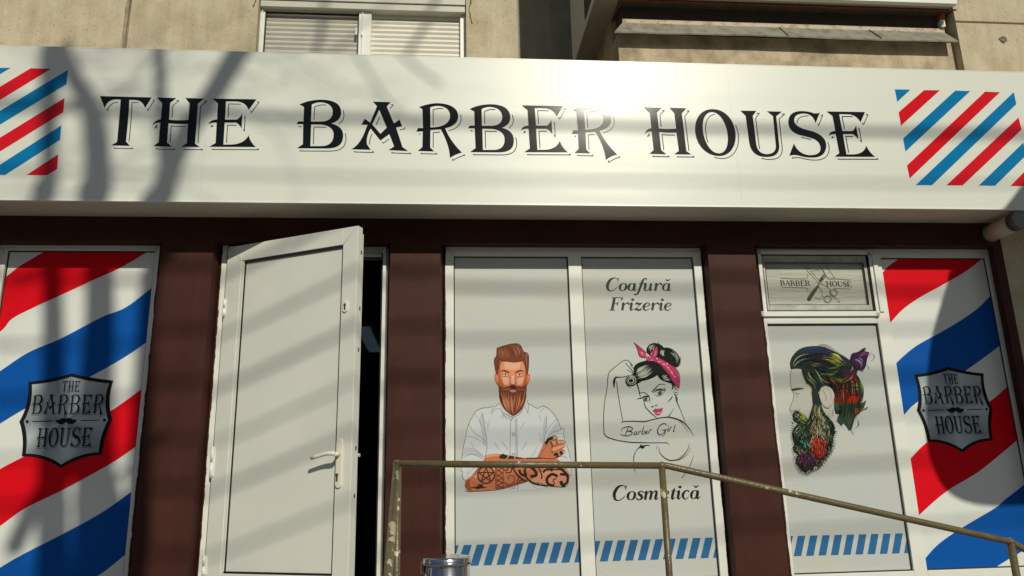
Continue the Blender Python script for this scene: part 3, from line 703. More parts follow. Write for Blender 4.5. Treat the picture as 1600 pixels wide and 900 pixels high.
# ================================================================ badges on the swirl panels
def metal_sticker():
    m = bpy.data.materials.new('brushed_silver_sticker'); m.use_nodes = True; n, l = m.node_tree.nodes, m.node_tree.links; b_ = n['Principled BSDF']
    b_.inputs['Roughness'].default_value = .4; b_.inputs['Metallic'].default_value = .1
    tc = n.new('ShaderNodeTexCoord'); g_ = n.new('ShaderNodeTexGradient'); g_.gradient_type = 'RADIAL'
    mp = n.new('ShaderNodeMapping'); mp.inputs['Rotation'].default_value = (math.radians(90), 0, 0); l.new(tc.outputs['Object'], mp.inputs[0]); l.new(mp.outputs[0], g_.inputs[0])
    r = n.new('ShaderNodeValToRGB'); l.new(g_.outputs[0], r.inputs[0]); cr_ = r.color_ramp
    cr_.elements[0].position = 0; cr_.elements[1].position = 1
    a_, d_ = (.44, .50, .52, 1), (.21, .25, .28, 1)
    cr_.elements[0].color = d_; cr_.elements[1].color = d_
    for p_, c_ in ((.12, a_), (.25, d_), (.31, a_), (.42, d_), (.5, a_), (.62, d_), (.75, a_), (.86, d_), (.93, a_)):
        e_ = cr_.elements.new(p_); e_.color = c_
    l.new(r.outputs[0], b_.inputs['Base Color']); return m
M_metal = metal_sticker()
def badge(win, shift):
    o_, k = (20, 570), 5.294; Yb = YF-.0018
    def T(p):
        q_ = P(o_[0]+p[0]/k, o_[1]+p[1]/k, YF); return (q_.x+shift[0], q_.z+shift[1])
    outer = path('M490 70 Q660 115 832 130 Q775 300 825 455 Q750 600 740 745 Q560 750 400 855 Q260 755 75 757 Q100 600 55 470 Q140 330 130 140 Q320 125 490 70')[:-1]
    c = (440, 462); ow = [T(p) for p in outer]
    cw = T(c)
    A_ = Art(Yb); A_.fillw([ow], (.012, .011, .012, 1)); bo = A_.build('badge_border', INK, win)
    inner = [(cw[0]+(p[0]-cw[0])*.905, cw[1]+(p[1]-cw[1])*.925) for p in ow]
    me = bpy.data.meshes.new('badge_plate'); me.from_pydata([(x-cw[0], 0, z-cw[1]) for x, z in inner], [], [tuple(range(len(inner)))]); me.materials.append(M_metal)
    pl = bpy.data.objects.new('badge_plate', me); link(pl, win); pl.location = (cw[0], Yb-.0004, cw[1])
    L = Letters(Yb-.0006)
    def word(txt, x0, y0, x1, y1, xh):
        A0 = T((x0, y0)); A1 = T((x1, y1)); H_ = T((x0, y0-xh))[1]-A0[1]
        wd = {}
        for ch in set(txt):
            xs_ = [p[0] for p in G[ch][0]]; zs_ = [p[1] for p in G[ch][0]]; wd[ch] = (min(xs_), max(xs_))
        tot = sum(wd[ch][1]-wd[ch][0] for ch in txt)+.03*(len(txt)-1)
        sx = (A1[0]-A0[0])/tot; cap = .262; sz = H_/cap; x = A0[0]
        for i, ch in enumerate(txt):
            base = min(p[1] for p in G[ch][0]) if ch not in 'R' else min(p[1] for p in G['R'][0])+.035
            f_ = i/max(1, len(txt)-1)
            put(ch, dx=x-wd[ch][0], dz=A0[1]+(A1[1]-A0[1])*f_-base, sx=sx, sz=sz, at=(wd[ch][0], base), art=L, c=(.014, .017, .022, 1), lw=.0022)
            x += (wd[ch][1]-wd[ch][0]+.03)*sx
    word('THE', 400, 222, 552, 222, 80); word('BARBER', 150, 408, 745, 402, 142); word('HOUSE', 190, 683, 650, 674, 142)
    L.conv = T
    for x, y in ((122, 471), (760, 458)): L.disc(x, y, 13, (.012, .014, .018, 1))
    L.stroke([(163, 470), (325, 466)], (.012, .014, .018, 1), 7); L.stroke([(565, 461), (720, 458)], (.012, .014, .018, 1), 7)
    L.fill('M355 455 Q385 462 400 447 Q425 432 443 448 Q465 432 490 447 Q510 460 535 450 Q520 492 480 490 Q455 488 443 470 Q430 490 400 492 Q368 492 355 455', (.01, .011, .013, 1))
    L.build('badge_lettering', INK, win)
badge(winL, (0, 0))
l_, r_ = P(112.6, 583.2, YF), P(1480.7, 573.3, YF)
badge(winR, (r_.x-l_.x, r_.z-l_.z))

#ART#
# ================================================================ door
# frame (fixed)
df = MB(); t1 = X(355, 410, YW)-xD0; tj = xD1-X(597.5, 420, YW)
df.box(xD0, xD0+t1, YW-.01, YW+.07, FLOOR, ztop); df.box(xD1-.0, xD1-tj*.55, YW+.012, YW+.07, FLOOR, ztop) if False else None
xj0, xj1 = X(597.8, 430, YW), X(603.2, 430, YW)
df.box(xj0, xj1, YW, YW+.075, FLOOR, ztop); df.box(xj1, xD1, YW+.03, YW+.075, FLOOR, ztop); df.box(xD0+t1, xj0, YW+.004, YW+.07, ztop-.03, ztop); df.box(xD0+t1, xj0-.01, YW+.03, YW+.09, ztop-.055, ztop-.03)
dfo = df.build('door_frame', M_pvc, bld, bevel=.002)
g_ = MB(); g_.box(xj0-.008, xj0-.001, YW+.02, YW+.06, FLOOR, ztop-.03); g_.box(xD0+t1, xj0, YW+.028, YW+.034, ztop-.064, ztop-.056)
for z in (1.62, 2.0, 1.25): g_.box(xj0-.003, xj0+.004, YW+.01, YW+.03, z, z+.12)
g_.build('gasket', M_gasket, dfo)
# leaf, opened outwards: hinge line on the left
hp = P(356.5, 386.5, .045); ztl = hp.z
dA = ray(559.9, 352.3); fpt = EYE+dA*((ztl-EYE.z)/dA.z)
W_ = math.hypot(fpt.x-hp.x, fpt.y-hp.y); ang = math.atan2(fpt.y-hp.y, fpt.x-hp.x)
DM = Matrix.Translation((hp.x, hp.y, 0)) @ Matrix.Rotation(ang, 4, 'Z')
DI = DM.inverted()
def DL(px, py):            # pixel -> door leaf plane, local (x along the leaf, z)
    d = ray(px, py); nrm = DM.to_3x3() @ Vector((0, 1, 0)); p = EYE+d*((hp-EYE).dot(nrm)/d.dot(nrm)); q_ = DI @ p; return q_.x, p.z
ix0 = DL(379, 500)[0]; ix0 = (DL(378.8, 412)[0]+DL(342.3, 895)[0])/2; ix1 = DL(536, 383)[0]; izt = DL(450, 396)[1]; zb_d = FLOOR+.01
izb = DL(400, 897.5)[1]
lf = MB(); th = .045
lf.box(0, ix0, 0, th, zb_d, ztl, M=DM); lf.box(ix1, W_, 0, th, zb_d, ztl, M=DM); lf.box(ix0, ix1, 0, th, izt, ztl, M=DM); lf.box(ix0, ix1, 0, th, zb_d, izb, M=DM)
lf.box(.01, W_-.012, th, th+.03, zb_d, ztl-.025, M=DM)
leaf = lf.build('door', M_pvcdoor, bld, bevel=.003); tag(leaf, 'half open white shop door with solid panel')
pn = MB(); pn.box(ix0-.002, ix1+.002, .014, .03, izb-.002, izt+.002, M=DM); pn.build('door_panel', M_pvcdoor, leaf)
bd = MB()      # glazing bead around the panel
bd.box(ix0, ix0+.017, .004, .014, izb, izt, M=DM)
bd.build('panel_bead', M_pvcdoor, leaf, bevel=.002)
gk = MB(); gk.box(ix0+.017, ix0+.023, .008, .014, izb, izt, M=DM); gk.box(ix1-.004, ix1, .003, .014, izb, izt, M=DM); gk.box(ix0+.017, ix1-.004, .003, .014, izt-.012, izt, M=DM); gk.box(ix0+.017, ix1-.004, .003, .014, izb, izb+.01, M=DM)
gk.build('gasket', M_gasket, leaf)
mj = MB(); ml = bpy.data.materials['mitre_line']
mj.tube([DM @ Vector((W_-.003, -.0002, ztl-.003)), DM @ Vector((ix1, -.0002, izt))], .0009, 4); mj.build('mitre_joint', ml, leaf); mj = MB(); mj.tube([DM @ Vector((.003, -.0002, ztl-.003)), DM @ Vector((ix0, -.0002, izt))], .0009, 4); mj.build('mitre_joint', ml, leaf)
for py, zc_ in ((480, None), (630, None), (722, None)) if False else ():
    pass
for (px, py, hgt) in ((347, 480, .10), (327, 722, .16), (314.5, 885, .10)):
    c_ = P(px, py, .02); h_ = MB()
    h_.tube([(c_.x+.006, .040, c_.z-hgt/2), (c_.x+.006, .040, c_.z-.002)], .0075, 14); h_.tube([(c_.x+.006, .040, c_.z+.002), (c_.x+.006, .040, c_.z+hgt/2)], .0075, 14)
    h_.box(c_.x+.006, c_.x+.03, .036, YW, c_.z-hgt/2+.01, c_.z+hgt/2-.01)
    o = h_.build('hinge', M_pvc, leaf)
# latch keeps on the edge of the leaf
for py in (392, 480, 545, 700, 775):
    lk = MB()
    c_ = DL(558-(py-352)*.036, py); lk.box(W_-.0005, W_+.001, .030, .040, c_[1]-.010, c_[1]+.010, M=DM)
    lk.build('latch_keep', bpy.data.materials.get('worn_brown_metal') or mat('worn_brown_metal', (.14, .08, .04, 1), .6, .5), leaf)
# upper keyhole escutcheon
def capsule(mb, cx, cz, w_, h_, y0, y1, M=DM, n=12):
    pts = []
    for k in range(n+1): a_ = math.pi*k/n; pts.append((cx+w_/2*math.cos(a_), cz+(h_-w_)/2+w_/2*math.sin(a_)))
    for k in range(n+1): a_ = math.pi+math.pi*k/n; pts.append((cx+w_/2*math.cos(a_), cz-(h_-w_)/2+w_/2*math.sin(a_)))
    m_ = len(pts); b0 = len(mb.v)
    mb.v += [tuple(M @ Vector((x, y0, z))) for x, z in pts]+[tuple(M @ Vector((x, y1, z))) for x, z in pts]
    mb.f.append(tuple(b0+k for k in range(m_))); mb.f.append(tuple(b0+m_+k for k in reversed(range(m_))))
    for k in range(m_): mb.f.append((b0+k, b0+(k+1) % m_, b0+m_+(k+1) % m_, b0+m_+k))
    mb.smooth += [False]*(m_+2); mb.mi += [0]*(m_+2)
M_esc = mat('cream_plastic', (.74, .70, .60, 1), .35)
ex, ez = DL(540, 479); e_ = MB(); capsule(e_, ex, ez, .032, .062, -.008, .001); eo = e_.build('lock_escutcheon', M_esc, leaf, bevel=.003)
e_ = MB(); capsule(e_, ex, ez+.008, .015, .015, -.0095, -.004); e_.box(ex-.0045, ex+.0045, -.0095, -.004, ez-.018, ez+.004, M=DM); ko = e_.build('key_cylinder', M_brass, eo)
# handle plate with lever
hx, hz_ = DL(530.5, 724); h0 = DL(532, 685.5)[1]; h1 = DL(528, 763)[1]
e_ = MB(); capsule(e_, hx, (h0+h1)/2, .037, h0-h1, -.009, .001); hp_o = e_.build('handle_plate', M_esc, leaf, bevel=.004)
lv = DL(530, 710)
e_ = MB(); e_.tube([(lv[0]+.004, -.004, lv[1]), (lv[0]+.003, -.045, lv[1]+.0)], .0105, 16, M=DM)
pts = [(lv[0]+.010, -.047, lv[1]+.001), (lv[0]-.004, -.052, lv[1]+.003), (lv[0]-.03, -.054, lv[1]+.004), (lv[0]-.06, -.055, lv[1]-.001), (lv[0]-.09, -.056, lv[1]-.008), (lv[0]-.122, -.056, lv[1]-.016)]
e_.tube(pts, [.0105, .0108, .010, .0095, .009, .0085], 16, M=DM); e_.build('door_handle', M_esc, leaf)
kx, kz = DL(528, 745); e_ = MB(); capsule(e_, kx, kz+.008, .017, .017, -.0105, -.004); e_.box(kx-.005, kx+.005, -.0105, -.004, kz-.022, kz+.004, M=DM); e_.build('key_cylinder', M_brass, leaf)
e_ = MB(); e_.tube([(W_+.004-.05, th+.03, lv[1]), (W_-.05, th+.07, lv[1])], .010, 12, M=DM); e_.tube([(W_-.05, th+.07, lv[1]), (W_-.03, th+.073, lv[1]-.002)], .009, 12, M=DM); e_.build('inside_handle', M_esc, leaf)
# dimly lit ceiling fitting inside
cl = root('ceiling_light', (-.6, 4.4, zc), 'long ceiling light fitting inside the dark shop, seen through the door gap', 'ceiling light')
ca = EYE+ray(577, 532)*((zc-.06-EYE.z)/ray(577, 532).z)
m = bpy.data.materials.new('dim_diffuser'); m.use_nodes = True; bb = m.node_tree.nodes['Principled BSDF']; bb.inputs['Base Color'].default_value = (.3, .35, .4, 1); bb.inputs['Emission Color'].default_value = (.45, .7, .9, 1); bb.inputs['Emission Strength'].default_value = .05
e_ = MB(); e_.box(ca.x-.07, ca.x+.07, ca.y-.75, ca.y+.75, zc-.07, zc-.05); e_.build('diffuser', m, cl)
e_ = MB(); e_.box(ca.x-.14, ca.x+.14, ca.y-.8, ca.y+.8, zc-.05, zc-.001); e_.build('housing', M_pvc, cl)

# ================================================================ landing, steps, railing
YRAIL = -1.2
xp = X(1037, 727, YRAIL); xlft = X(621, 722, YRAIL)
ld = MB(); ld.box(-2.6, xp+.05, YRAIL-.12, -.002, 0, FLOOR); ld.build('landing', M_conc, tag(root('concrete_steps', (0, -1, 0), 'concrete landing and steps in front of the barber shop', 'steps'))) 
stp = bpy.data.objects['concrete_steps']
for i in range(4):
    s_ = MB(); s_.box(-2.4, xlft+.06, YRAIL-.12-.29*(i+1), YRAIL-.121-.29*i, 0, FLOOR-.151*(i+1)); s_.build('step', M_conc, stp, bevel=.006)
s_ = MB(); xe_ = 4.2
s_.v = [(xp+.051, YRAIL-.12, 0), (xe_+1, YRAIL-.12, 0), (xp+.051, YRAIL-.12, FLOOR-.001), (xp+.051, -.003, 0), (xe_+1, -.003, 0), (xp+.051, -.003, FLOOR-.001)]
s_.f = [(0, 1, 2), (3, 5, 4), (0, 3, 4, 1), (1, 4, 5, 2), (0, 2, 5, 3)]; s_.smooth = [False]*5; s_.mi = [0]*5
s_.build('ramp', M_conc, stp)
rl = root('handrail', (xlft, YRAIL, FLOOR), 'chipped olive painted pipe handrail sloping down to the right in front of the windows', 'handrail')
def PR(px, py, y=YRAIL): p = P(px, py, y); return (p.x, p.y, p.z)
a_, b2, c_, d_ = PR(620, 724.5), PR(1034, 727.5), PR(1579, 846.5), PR(1640, 880)
rr = .0128
e_ = MB(); e_.tube([a_, b2], rr, 18); e_.tube([(b2[0]-.004, b2[1], b2[2]), (b2[0]+.02, b2[1], b2[2]-.001), c_, d_, (d_[0]+.5, d_[1], d_[2]-.28)], rr, 18); rt = e_.build('top_rail', M_rail, rl)
for p_ in (b2, c_, a_):
    e_ = MB()
    e_.lathe((p_[0], p_[1], p_[2]), [(0.0, -rr*1.28), (rr*.8, -rr*1.0), (rr*1.22, -rr*.3), (rr*1.22, rr*.3), (rr*.8, rr*1.0), (0, rr*1.22)], 16)
    e_.build('weld_bead', M_rail, rt)
e_ = MB(); e_.tube([(b2[0], b2[1], b2[2]), (b2[0], b2[1], FLOOR)], rr, 18); e_.build('post', M_rail, rl)
e_ = MB(); e_.tube([(c_[0], c_[1], c_[2]), (c_[0], c_[1], .2)], rr*1.1, 18); e_.build('post', M_rail, rl)
e_ = MB(); e_.tube([(a_[0]+.005, a_[1], a_[2]), (a_[0]+.005, a_[1], FLOOR)], rr, 18); e_.build('post', M_rail, rl)
q0 = Vector(a_); q1 = P(606, 905, -1.85); q2 = q1+(q1-q0)*.7
e_ = MB(); e_.tube([q0, q1, q2], rr*1.02, 18); e_.tube([q2, (q2.x, q2.y, .05)], rr, 14); e_.build('stair_rail', M_rail2, rl)

# ================================================================ pedal bin
YB = -.86
ct = P(698.5, 869, YB); rB = (X(738, 872, YB)-X(659.5, 872, YB))/2
bn = root('pedal_bin', (ct.x, YB, FLOOR), 'shiny stainless steel bin with a flat lid below the window', 'bin')
hb_ = ct.z-FLOOR
e_ = MB(); e_.lathe((ct.x, YB, FLOOR), [(0, .004), (rB-.012, .004), (rB-.01, .012), (rB-.01, hb_-.028), (rB-.013, hb_-.026)], 64); e_.build('body', M_steel, bn)
e_ = MB(); e_.lathe((ct.x, YB, FLOOR), [(rB-.011, hb_-.030), (rB-.002, hb_-.030), (rB, hb_-.027), (rB, hb_-.020), (rB-.003, hb_-.018), (rB-.003, hb_-.008), (rB-.006, hb_-.003), (rB-.014, hb_), (rB-.03, hb_-.001), (rB*.45, hb_+.004), (rB*.40, hb_+.006), (0, hb_+.007)], 64); lid = e_.build('lid', M_steel, bn)
e_ = MB(); e_.lathe((ct.x, YB, FLOOR), [(rB+.0005, hb_-.0245), (rB+.0015, hb_-.0235), (rB+.0005, hb_-.0225)], 64); e_.build('lid_seam', M_black, lid)
e_ = MB(); e_.lathe((ct.x, YB, FLOOR), [(0, .0), (rB-.006, .0), (rB-.006, .012), (rB-.012, .014)], 64); e_.build('base', M_black, bn)
e_ = MB(); e_.box(ct.x-rB-.003, ct.x-rB+.012, YB-.028, YB+.0, FLOOR+hb_-.062, FLOOR+hb_-.018); e_.build('handle', M_steel, bn, bevel=.003)
e_ = MB(); e_.box(ct.x-.03, ct.x+.03, YB-rB-.05, YB-rB+.03, FLOOR+.006, FLOOR+.014); e_.build('pedal', M_black, bn, bevel=.003)

# ================================================================ boiler flue
fc = P(1544.5, 366, 0); rf = .052
fu = root('boiler_flue', (fc.x, 0, fc.z), 'cream boiler flue pipe with a dark slotted end under the right end of the sign', 'flue pipe')
zf = min(fc.z, zsof-rf-.006)
fm = Matrix.Translation((fc.x+.005, 0, zf))
e_ = MB(); n_ = 40
e_.tube([(0, .0, 0), (0, -.21, 0)], rf, n_, M=fm); e_.build('pipe', M_flue, fu)
e_ = MB(); e_.tube([(0, 0, 0), (0, -.01, 0)], rf+.008, n_, M=fm); e_.build('collar', M_black, fu)
e_ = MB()
e_.tube([(0, -.21, 0), (0, -.262, 0)], rf*.80, 24, M=fm)
for k in range(20):
    a1 = 2*math.pi*k/20; 
    e_.tube([(rf*.97*math.cos(a1), -.212, rf*.97*math.sin(a1)), (rf*.97*math.cos(a1), -.262, rf*.97*math.sin(a1))], .0033, 6, M=fm)
e_.tube([(0, -.262, 0), (0, -.272, 0)], rf*1.03, 32, M=fm); e_.tube([(0, -.207, 0), (0, -.213, 0)], rf*1.03, 32, M=fm)
e_.build('slotted_terminal', mat('grey_terminal', (.16, .16, .155, 1), .5), fu)

# small insects / drips: marks along the soffit edge
# ================================================================ things behind the camera that cast the shadows
def shade_pt(px, py, y, t): return P(px, py, y)+SUN/abs(SUN.y)*t
TT = 7.6
tree = root('bare_tree', (0, 0, 0), 'leafless street tree behind the photographer casting branch shadows', 'tree')
def limb(pts, rads, n=5):
    c_ = catmull([tuple(p)+(r,) for p, r in zip(pts, rads)], n); return [Vector(q_[:3]) for q_ in c_], [q_[3] for q_ in c_]
tb = MB()
def S(px, py, panel=False): return shade_pt(px, py, YF if panel else YS+.01, TT-(.37 if panel else 0))
stemA = [S(84, 905, 1), S(82, 760, 1), S(84, 620, 1), S(83, 500, 1), S(82, 400, 1), S(77, 300), S(76, 220), S(77, 150), S(80, 95), S(86, 50), S(90, 15), S(95, -20)]
stemB = [S(150, 905, 1), S(148, 760, 1), S(150, 620, 1), S(156, 500, 1), S(156, 400, 1), S(154, 300), S(150, 215), S(140, 165), S(118, 125), S(100, 90), S(88, 50), S(80, 20)]
stemC = [S(214, 880, 1), S(220, 700, 1), S(228, 560, 1), S(238, 430, 1), S(252, 312), S(264, 270), S(292, 205), S(330, 150), S(372, 78), S(395, 40), S(415, 5)]
stemD = [S(258, 300), S(254, 230), S(251, 150), S(249, 80), S(247, 40), S(247, 0)]
for st_, r_s in ((stemA, (.085, .075, .065, .055, .05, .045, .045, .05, .065, .06, .05, .03)), (stemB, (.11, .10, .09, .078, .072, .07, .066, .055, .05, .05, .045, .03)), (stemC, (.07, .06, .055, .06, .066, .064, .062, .062, .066, .06, .03)), (stemD, (.03, .032, .032, .030, .024, .012))):
    p_, r_ = limb(st_, r_s); tb.tube(p_, r_, 10)
base = S(120, 905, 1); gx, gy = base.x+.1, base.y-.1
fork = Vector((gx, gy, base.z-1.0))
for st_, r0_ in ((stemA, .085), (stemB, .11), (stemC, .07)):
    p_, r_ = limb([fork-Vector((0, 0, .3)), fork+(st_[0]-fork)*.5+Vector((0, 0, -.1)), st_[0]], (.17, .13, r0_)); tb.tube(p_, r_, 10)
tree.location = (gx, gy, 0)
p_, r_ = limb([(gx, gy, -.1), (gx, gy, .3), (gx-.05, gy, fork.z*.5), fork], (.34, .26, .22, .2)); tb.tube(p_, r_, 14)
tb.build('trunk', M_bark, tree)
tw = MB()
def twig(p, d, L, r, lev):
    pts = [p]; dd = d.normalized(); n = 5
    for i in range(n):
        dd = (dd+Vector((rnd.gauss(0, .16), rnd.gauss(0, .16), rnd.gauss(0, .14)))).normalized(); pts.append(pts[-1]+dd*L/n)
    tw.tube(pts, [r*(1-.75*i/n) for i in range(n+1)], 5, cap=False)
    if lev:
        for i in range(2, n+1):
            if rnd.random() < .8: twig(pts[i], dd+Vector((rnd.gauss(0, .7), rnd.gauss(0, .4), rnd.gauss(0, .6))), L*.6, r*.5, lev-1)
for st_, k in ((stemA, (5, 7, 8, 9, 10)), (stemB, (4, 7, 9, 10)), (stemC, (5, 6, 7, 8, 9)), (stemD, (2, 3, 4))):
    for i in k:
        for s_ in range(2): twig(st_[i], Vector((rnd.choice((-1, 1, 1))*rnd.uniform(.4, 1), rnd.uniform(-.6, .2), rnd.uniform(-.3, .5))), rnd.uniform(.5, .9), rnd.uniform(.004, .008), 2)
# soft limbs whose shadows cross the sign and the shutters
for (pp, r_) in (([S(545, 60), S(575, 110), S(600, 150), S(650, 200)], .007), ([S(620, 75), S(660, 110), S(690, 130)], .009), ([S(470, 60), S(500, 0), S(560, -50), S(640, -100)], .010), ([S(500, -10), S(512, -55), S(520, -110), S(525, -180)], .017), ([S(655, -20), S(680, -60), S(710, -110), S(730, -160)], .016), 
                 ([S(130, 760, 1), S(190, 740, 1), S(260, 700, 1)], .02), ([S(20, 860, 1), S(60, 780, 1), S(110, 730, 1), S(160, 640, 1)], .05), ([S(200, 880, 1), S(170, 760, 1), S(120, 680, 1), S(60, 620, 1)], .05)):
    p_, rr_ = limb(pp, [r_]*len(pp)); tw.tube(p_, rr_, 8)
tw.build('branches', M_bark, tree)

# overhead cables along the street
def cable(A_, B_, r, t, lab):
    (ax, ay, aY), (bx, by, bY) = A_, B_
    a_ = shade_pt(ax, ay, aY, t+aY); b_ = shade_pt(bx, by, bY, t+bY); d = (b_-a_); mid = (a_+b_)/2
    pts = []
    for i in range(61):
        u = (i-30)/30*16; f_ = u/ d.length; p = mid+d*f_
        pts.append((p.x, p.y, p.z+.0022*u*u)); 
    e_ = MB(); e_.tube(pts, r, 8); o = e_.build('overhead_cable', M_cable); tag(o, lab, 'cable', 'overhead cables across the street'); return o
names = ['lowest', 'second lowest', 'third lowest', 'fourth lowest', 'fourth highest', 'third highest', 'second highest', 'highest']
cabs = [((650, 848, 0), (1140, 822, 0), .010, 9.0), ((650, 745, 0), (1140, 720, 0), .013, 9.1), ((650, 670, 0), (1140, 646, 0), .009, 9.0), ((650, 590, 0), (1140, 577, 0), .015, 9.2), ((650, 510, 0), (1140, 501, 0), .012, 9.0), ((650, 424, 0), (1140, 432, 0), .017, 8.9),
        ((300, 272, YS), (1300, 287, YS), .008, 9.0), ((500, 182, YS), (1450, 206, YS), .022, 8.8)]
for (A_, B_, r_, t_), nm in zip(cabs, names): cable(A_, B_, r_, t_, f'{nm} of the eight black cables strung across the street behind the photographer')
# added unseen shape, outlined to cast the rounded shadow on the right hand window
T2 = 2.8
bo_ = [(1484, 395), (1480, 440), (1455, 530), (1447, 620), (1448, 690), (1458, 730), (1478, 765), (1510, 784), (1560, 791), (1640, 786), (1760, 775), (1760, 300), (1620, 200), (1560, 250)]
fb = root('shadow_caster', (0, 0, 0), 'added unseen grey shape on a pole casting the rounded shadow on the right window', 'shadow caster')
pts = [shade_pt(px, py, YF, T2) for px, py in catmull(bo_[:11], 4)+bo_[11:12]]
sg1 = [shade_pt(px, py, YS+.012, T2-.375) for px, py in ((1640, 235), (1600, 285), (1568, 326))]
out = [Vector((p.x, p.y, p.z)) for p in pts]
# upper part follows the edge seen on the sign
top = [sg1[0]+(sg1[0]-sg1[2])*4.0, sg1[0], sg1[1], sg1[2]]
out = [Vector((p.x, out[0].y, p.z)) for p in top]+[q_ for q_ in out if q_.z < sg1[2].z-.02]
ctr = sum(out, Vector())/len(out)
xr_ = max(p.x for p in out)
e_ = MB(); n_ = len(out)
e_.v = [(p.x, p.y-.004, p.z) for p in out]+[(p.x, p.y+.004, p.z) for p in out]
e_.f = [tuple(range(n_)), tuple(reversed(range(n_, 2*n_)))]+[(k, (k+1) % n_, n_+(k+1) % n_, n_+k) for k in range(n_)]; e_.smooth = [False]*len(e_.f); e_.mi = [0]*len(e_.f)
e_.build('caster_outline', M_caster, fb)
zt_ = max(p.z for p in out); yb_ = out[0].y
fb.location = (xr_, yb_, 0)
e_ = MB(); e_.tube([(xr_, yb_, 0), (xr_, yb_, zt_+.1)], .02, 12); e_.build('pole', M_black, fb)  # support of the added shadow shape
e_ = MB(); e_.box(xr_-.25, xr_+.25, yb_-.25, yb_+.25, .004, .06); e_.build('base', M_conc, fb)
for o_ in list(bpy.data.objects):
    if o_.parent is not None and o_.parent.type == 'EMPTY': o_.matrix_parent_inverse = Matrix.Translation(-o_.parent.location) @ (MS @ Matrix.Translation((0, -.0004, 0)) if o_.name.startswith(('sign_lettering', 'stripe_print')) else Matrix.Identity(4))
# tall houses across the street are out of the picture; a plain one keeps the reflections honest
oh = root('house_opposite', (0, -26, 0), 'plain beige house across the street behind the photographer', 'house')
e_ = MB(); e_.box(-22, 22, -32, -26, 0, 10.5); e_.build('wall', mat('opposite_render', (.30, .26, .2, 1), .9, var=.2), oh)
for i in range(9):
    for z in (1.2, 4.4, 7.6):
        e_ = MB(); e_.box(-19+i*4.4, -17.6+i*4.4, -26.02, -25.96, z, z+1.5); e_.build('window', M_glassdark, oh)
# ================================================================ printed artwork on the films
def c_(r, g, b): return srgb(r, g, b, 1.15)
LINE = c_(40, 40, 38)
# ---------------- bearded man, left pane
m_ = Art(YF-.0006)
m_.frame((715, 620), 5.626)
SHIRT = c_(186, 190, 192); SH2 = c_(166, 172, 178); SKIN = c_(178, 106, 74); SKIN2 = c_(140, 76, 50); SKIN3 = c_(198, 138, 106); TAT = c_(46, 40, 36)
m_.fill('M300 95 L275 95 Q215 98 160 130 Q110 190 75 310 Q45 430 38 545 L32 640 Q40 720 70 735 L130 690 L190 610 L235 545 L700 545 L960 610 L995 690 Q1000 600 985 500 Q960 430 932 340 L932 280 L908 278 Q880 180 800 105 L745 82 L700 100 L620 55 L560 150 L490 180 L400 145 L375 75 Z', SHIRT)
m_.fill('M466 545 L462 820 L700 810 L785 790 L640 740 Z', SHIRT)
for p_ in ('M215 140 Q240 260 252 420 L225 420 Q215 300 190 200', 'M780 170 Q775 300 760 400 L735 420 Q750 300 760 190', 'M60 450 Q120 430 220 500 L232 540 Q120 490 45 520', 'M870 220 Q820 290 790 330 L800 350 Q880 310 925 300', 'M400 150 L490 182 L480 215 L420 185', 'M500 190 L520 188 L524 530 L505 530'):
    m_.fill(p_, SH2)
L_ = [([(372, 55), (330, 85), (303, 118), (297, 152)], 3), ([(297, 152), (330, 110), (378, 103)], 2.5), ([(378, 103), (395, 140), (440, 160), (490, 180)], 3.5), ([(490, 182), (540, 155), (562, 128), (572, 100)], 3),
      ([(612, 30), (622, 70), (618, 148)], 3), ([(618, 148), (604, 108), (585, 86)], 2.5), ([(310, 80), (275, 95), (215, 100), (160, 130), (130, 175), (100, 235), (80, 300), (68, 365), (50, 450), (38, 545)], 4),
      ([(38, 600), (30, 650), (46, 662), (42, 700), (55, 725), (72, 737)], 3.5), ([(215, 140), (230, 200), (242, 300), (257, 390), (255, 470), (236, 545)], 3.5),
      ([(75, 342), (150, 360), (215, 398), (248, 428)], 2.5), ([(100, 240), (140, 310), (200, 355), (250, 395)], 2.5), ([(148, 150), (180, 190), (212, 260)], 2), ([(60, 532), (110, 507), (170, 517), (218, 546)], 3), ([(120, 395), (140, 450), (190, 500), (226, 525)], 2),
      ([(490, 180), (468, 215), (463, 330), (461, 545)], 3.5), ([(518, 190), (523, 330), (526, 545)], 2.5), ([(622, 58), (660, 80), (705, 101), (748, 82), (800, 105), (850, 160), (882, 215), (908, 278)], 4), ([(908, 278), (935, 280), (932, 330), (940, 380)], 3.5),
      ([(940, 380), (960, 430), (978, 480), (992, 545)], 3.5), ([(995, 600), (998, 660), (990, 700), (968, 740)], 3.5), ([(778, 165), (782, 230), (772, 320), (758, 400)], 3), ([(715, 152), (735, 120), (762, 96)], 2), ([(735, 210), (722, 180), (712, 160)], 2),
      ([(882, 195), (840, 225), (800, 280), (780, 320)], 2.5), ([(925, 282), (870, 300), (820, 322), (775, 370)], 2.5), ([(928, 322), (880, 322), (830, 345)], 2), ([(248, 212), (262, 250), (268, 300)], 2), ([(282, 205), (270, 260)], 2), ([(325, 402), (345, 440), (368, 468)], 2.5), ([(390, 390), (415, 430), (445, 470)], 2.5),
      ([(608, 398), (580, 440), (562, 466)], 2.5), ([(585, 225), (568, 255), (552, 280)], 2), ([(718, 320), (728, 370), (735, 400)], 2), ([(700, 435), (675, 490), (655, 522)], 2), ([(870, 540), (920, 520), (965, 540)], 3), ([(100, 640), (85, 680), (150, 620)], 2), ([(640, 752), (670, 780), (695, 808)], 2), ([(465, 790), (466, 820)], 3), ([(527, 770), (527, 818)], 3), ([(785, 790), (788, 808)], 2.5), ([(400, 150), (398, 190), (380, 165)], 2), ([(395, 148), (415, 175), (425, 195)], 2)]
for p_, w_ in L_: m_.stroke(p_, LINE, w_)
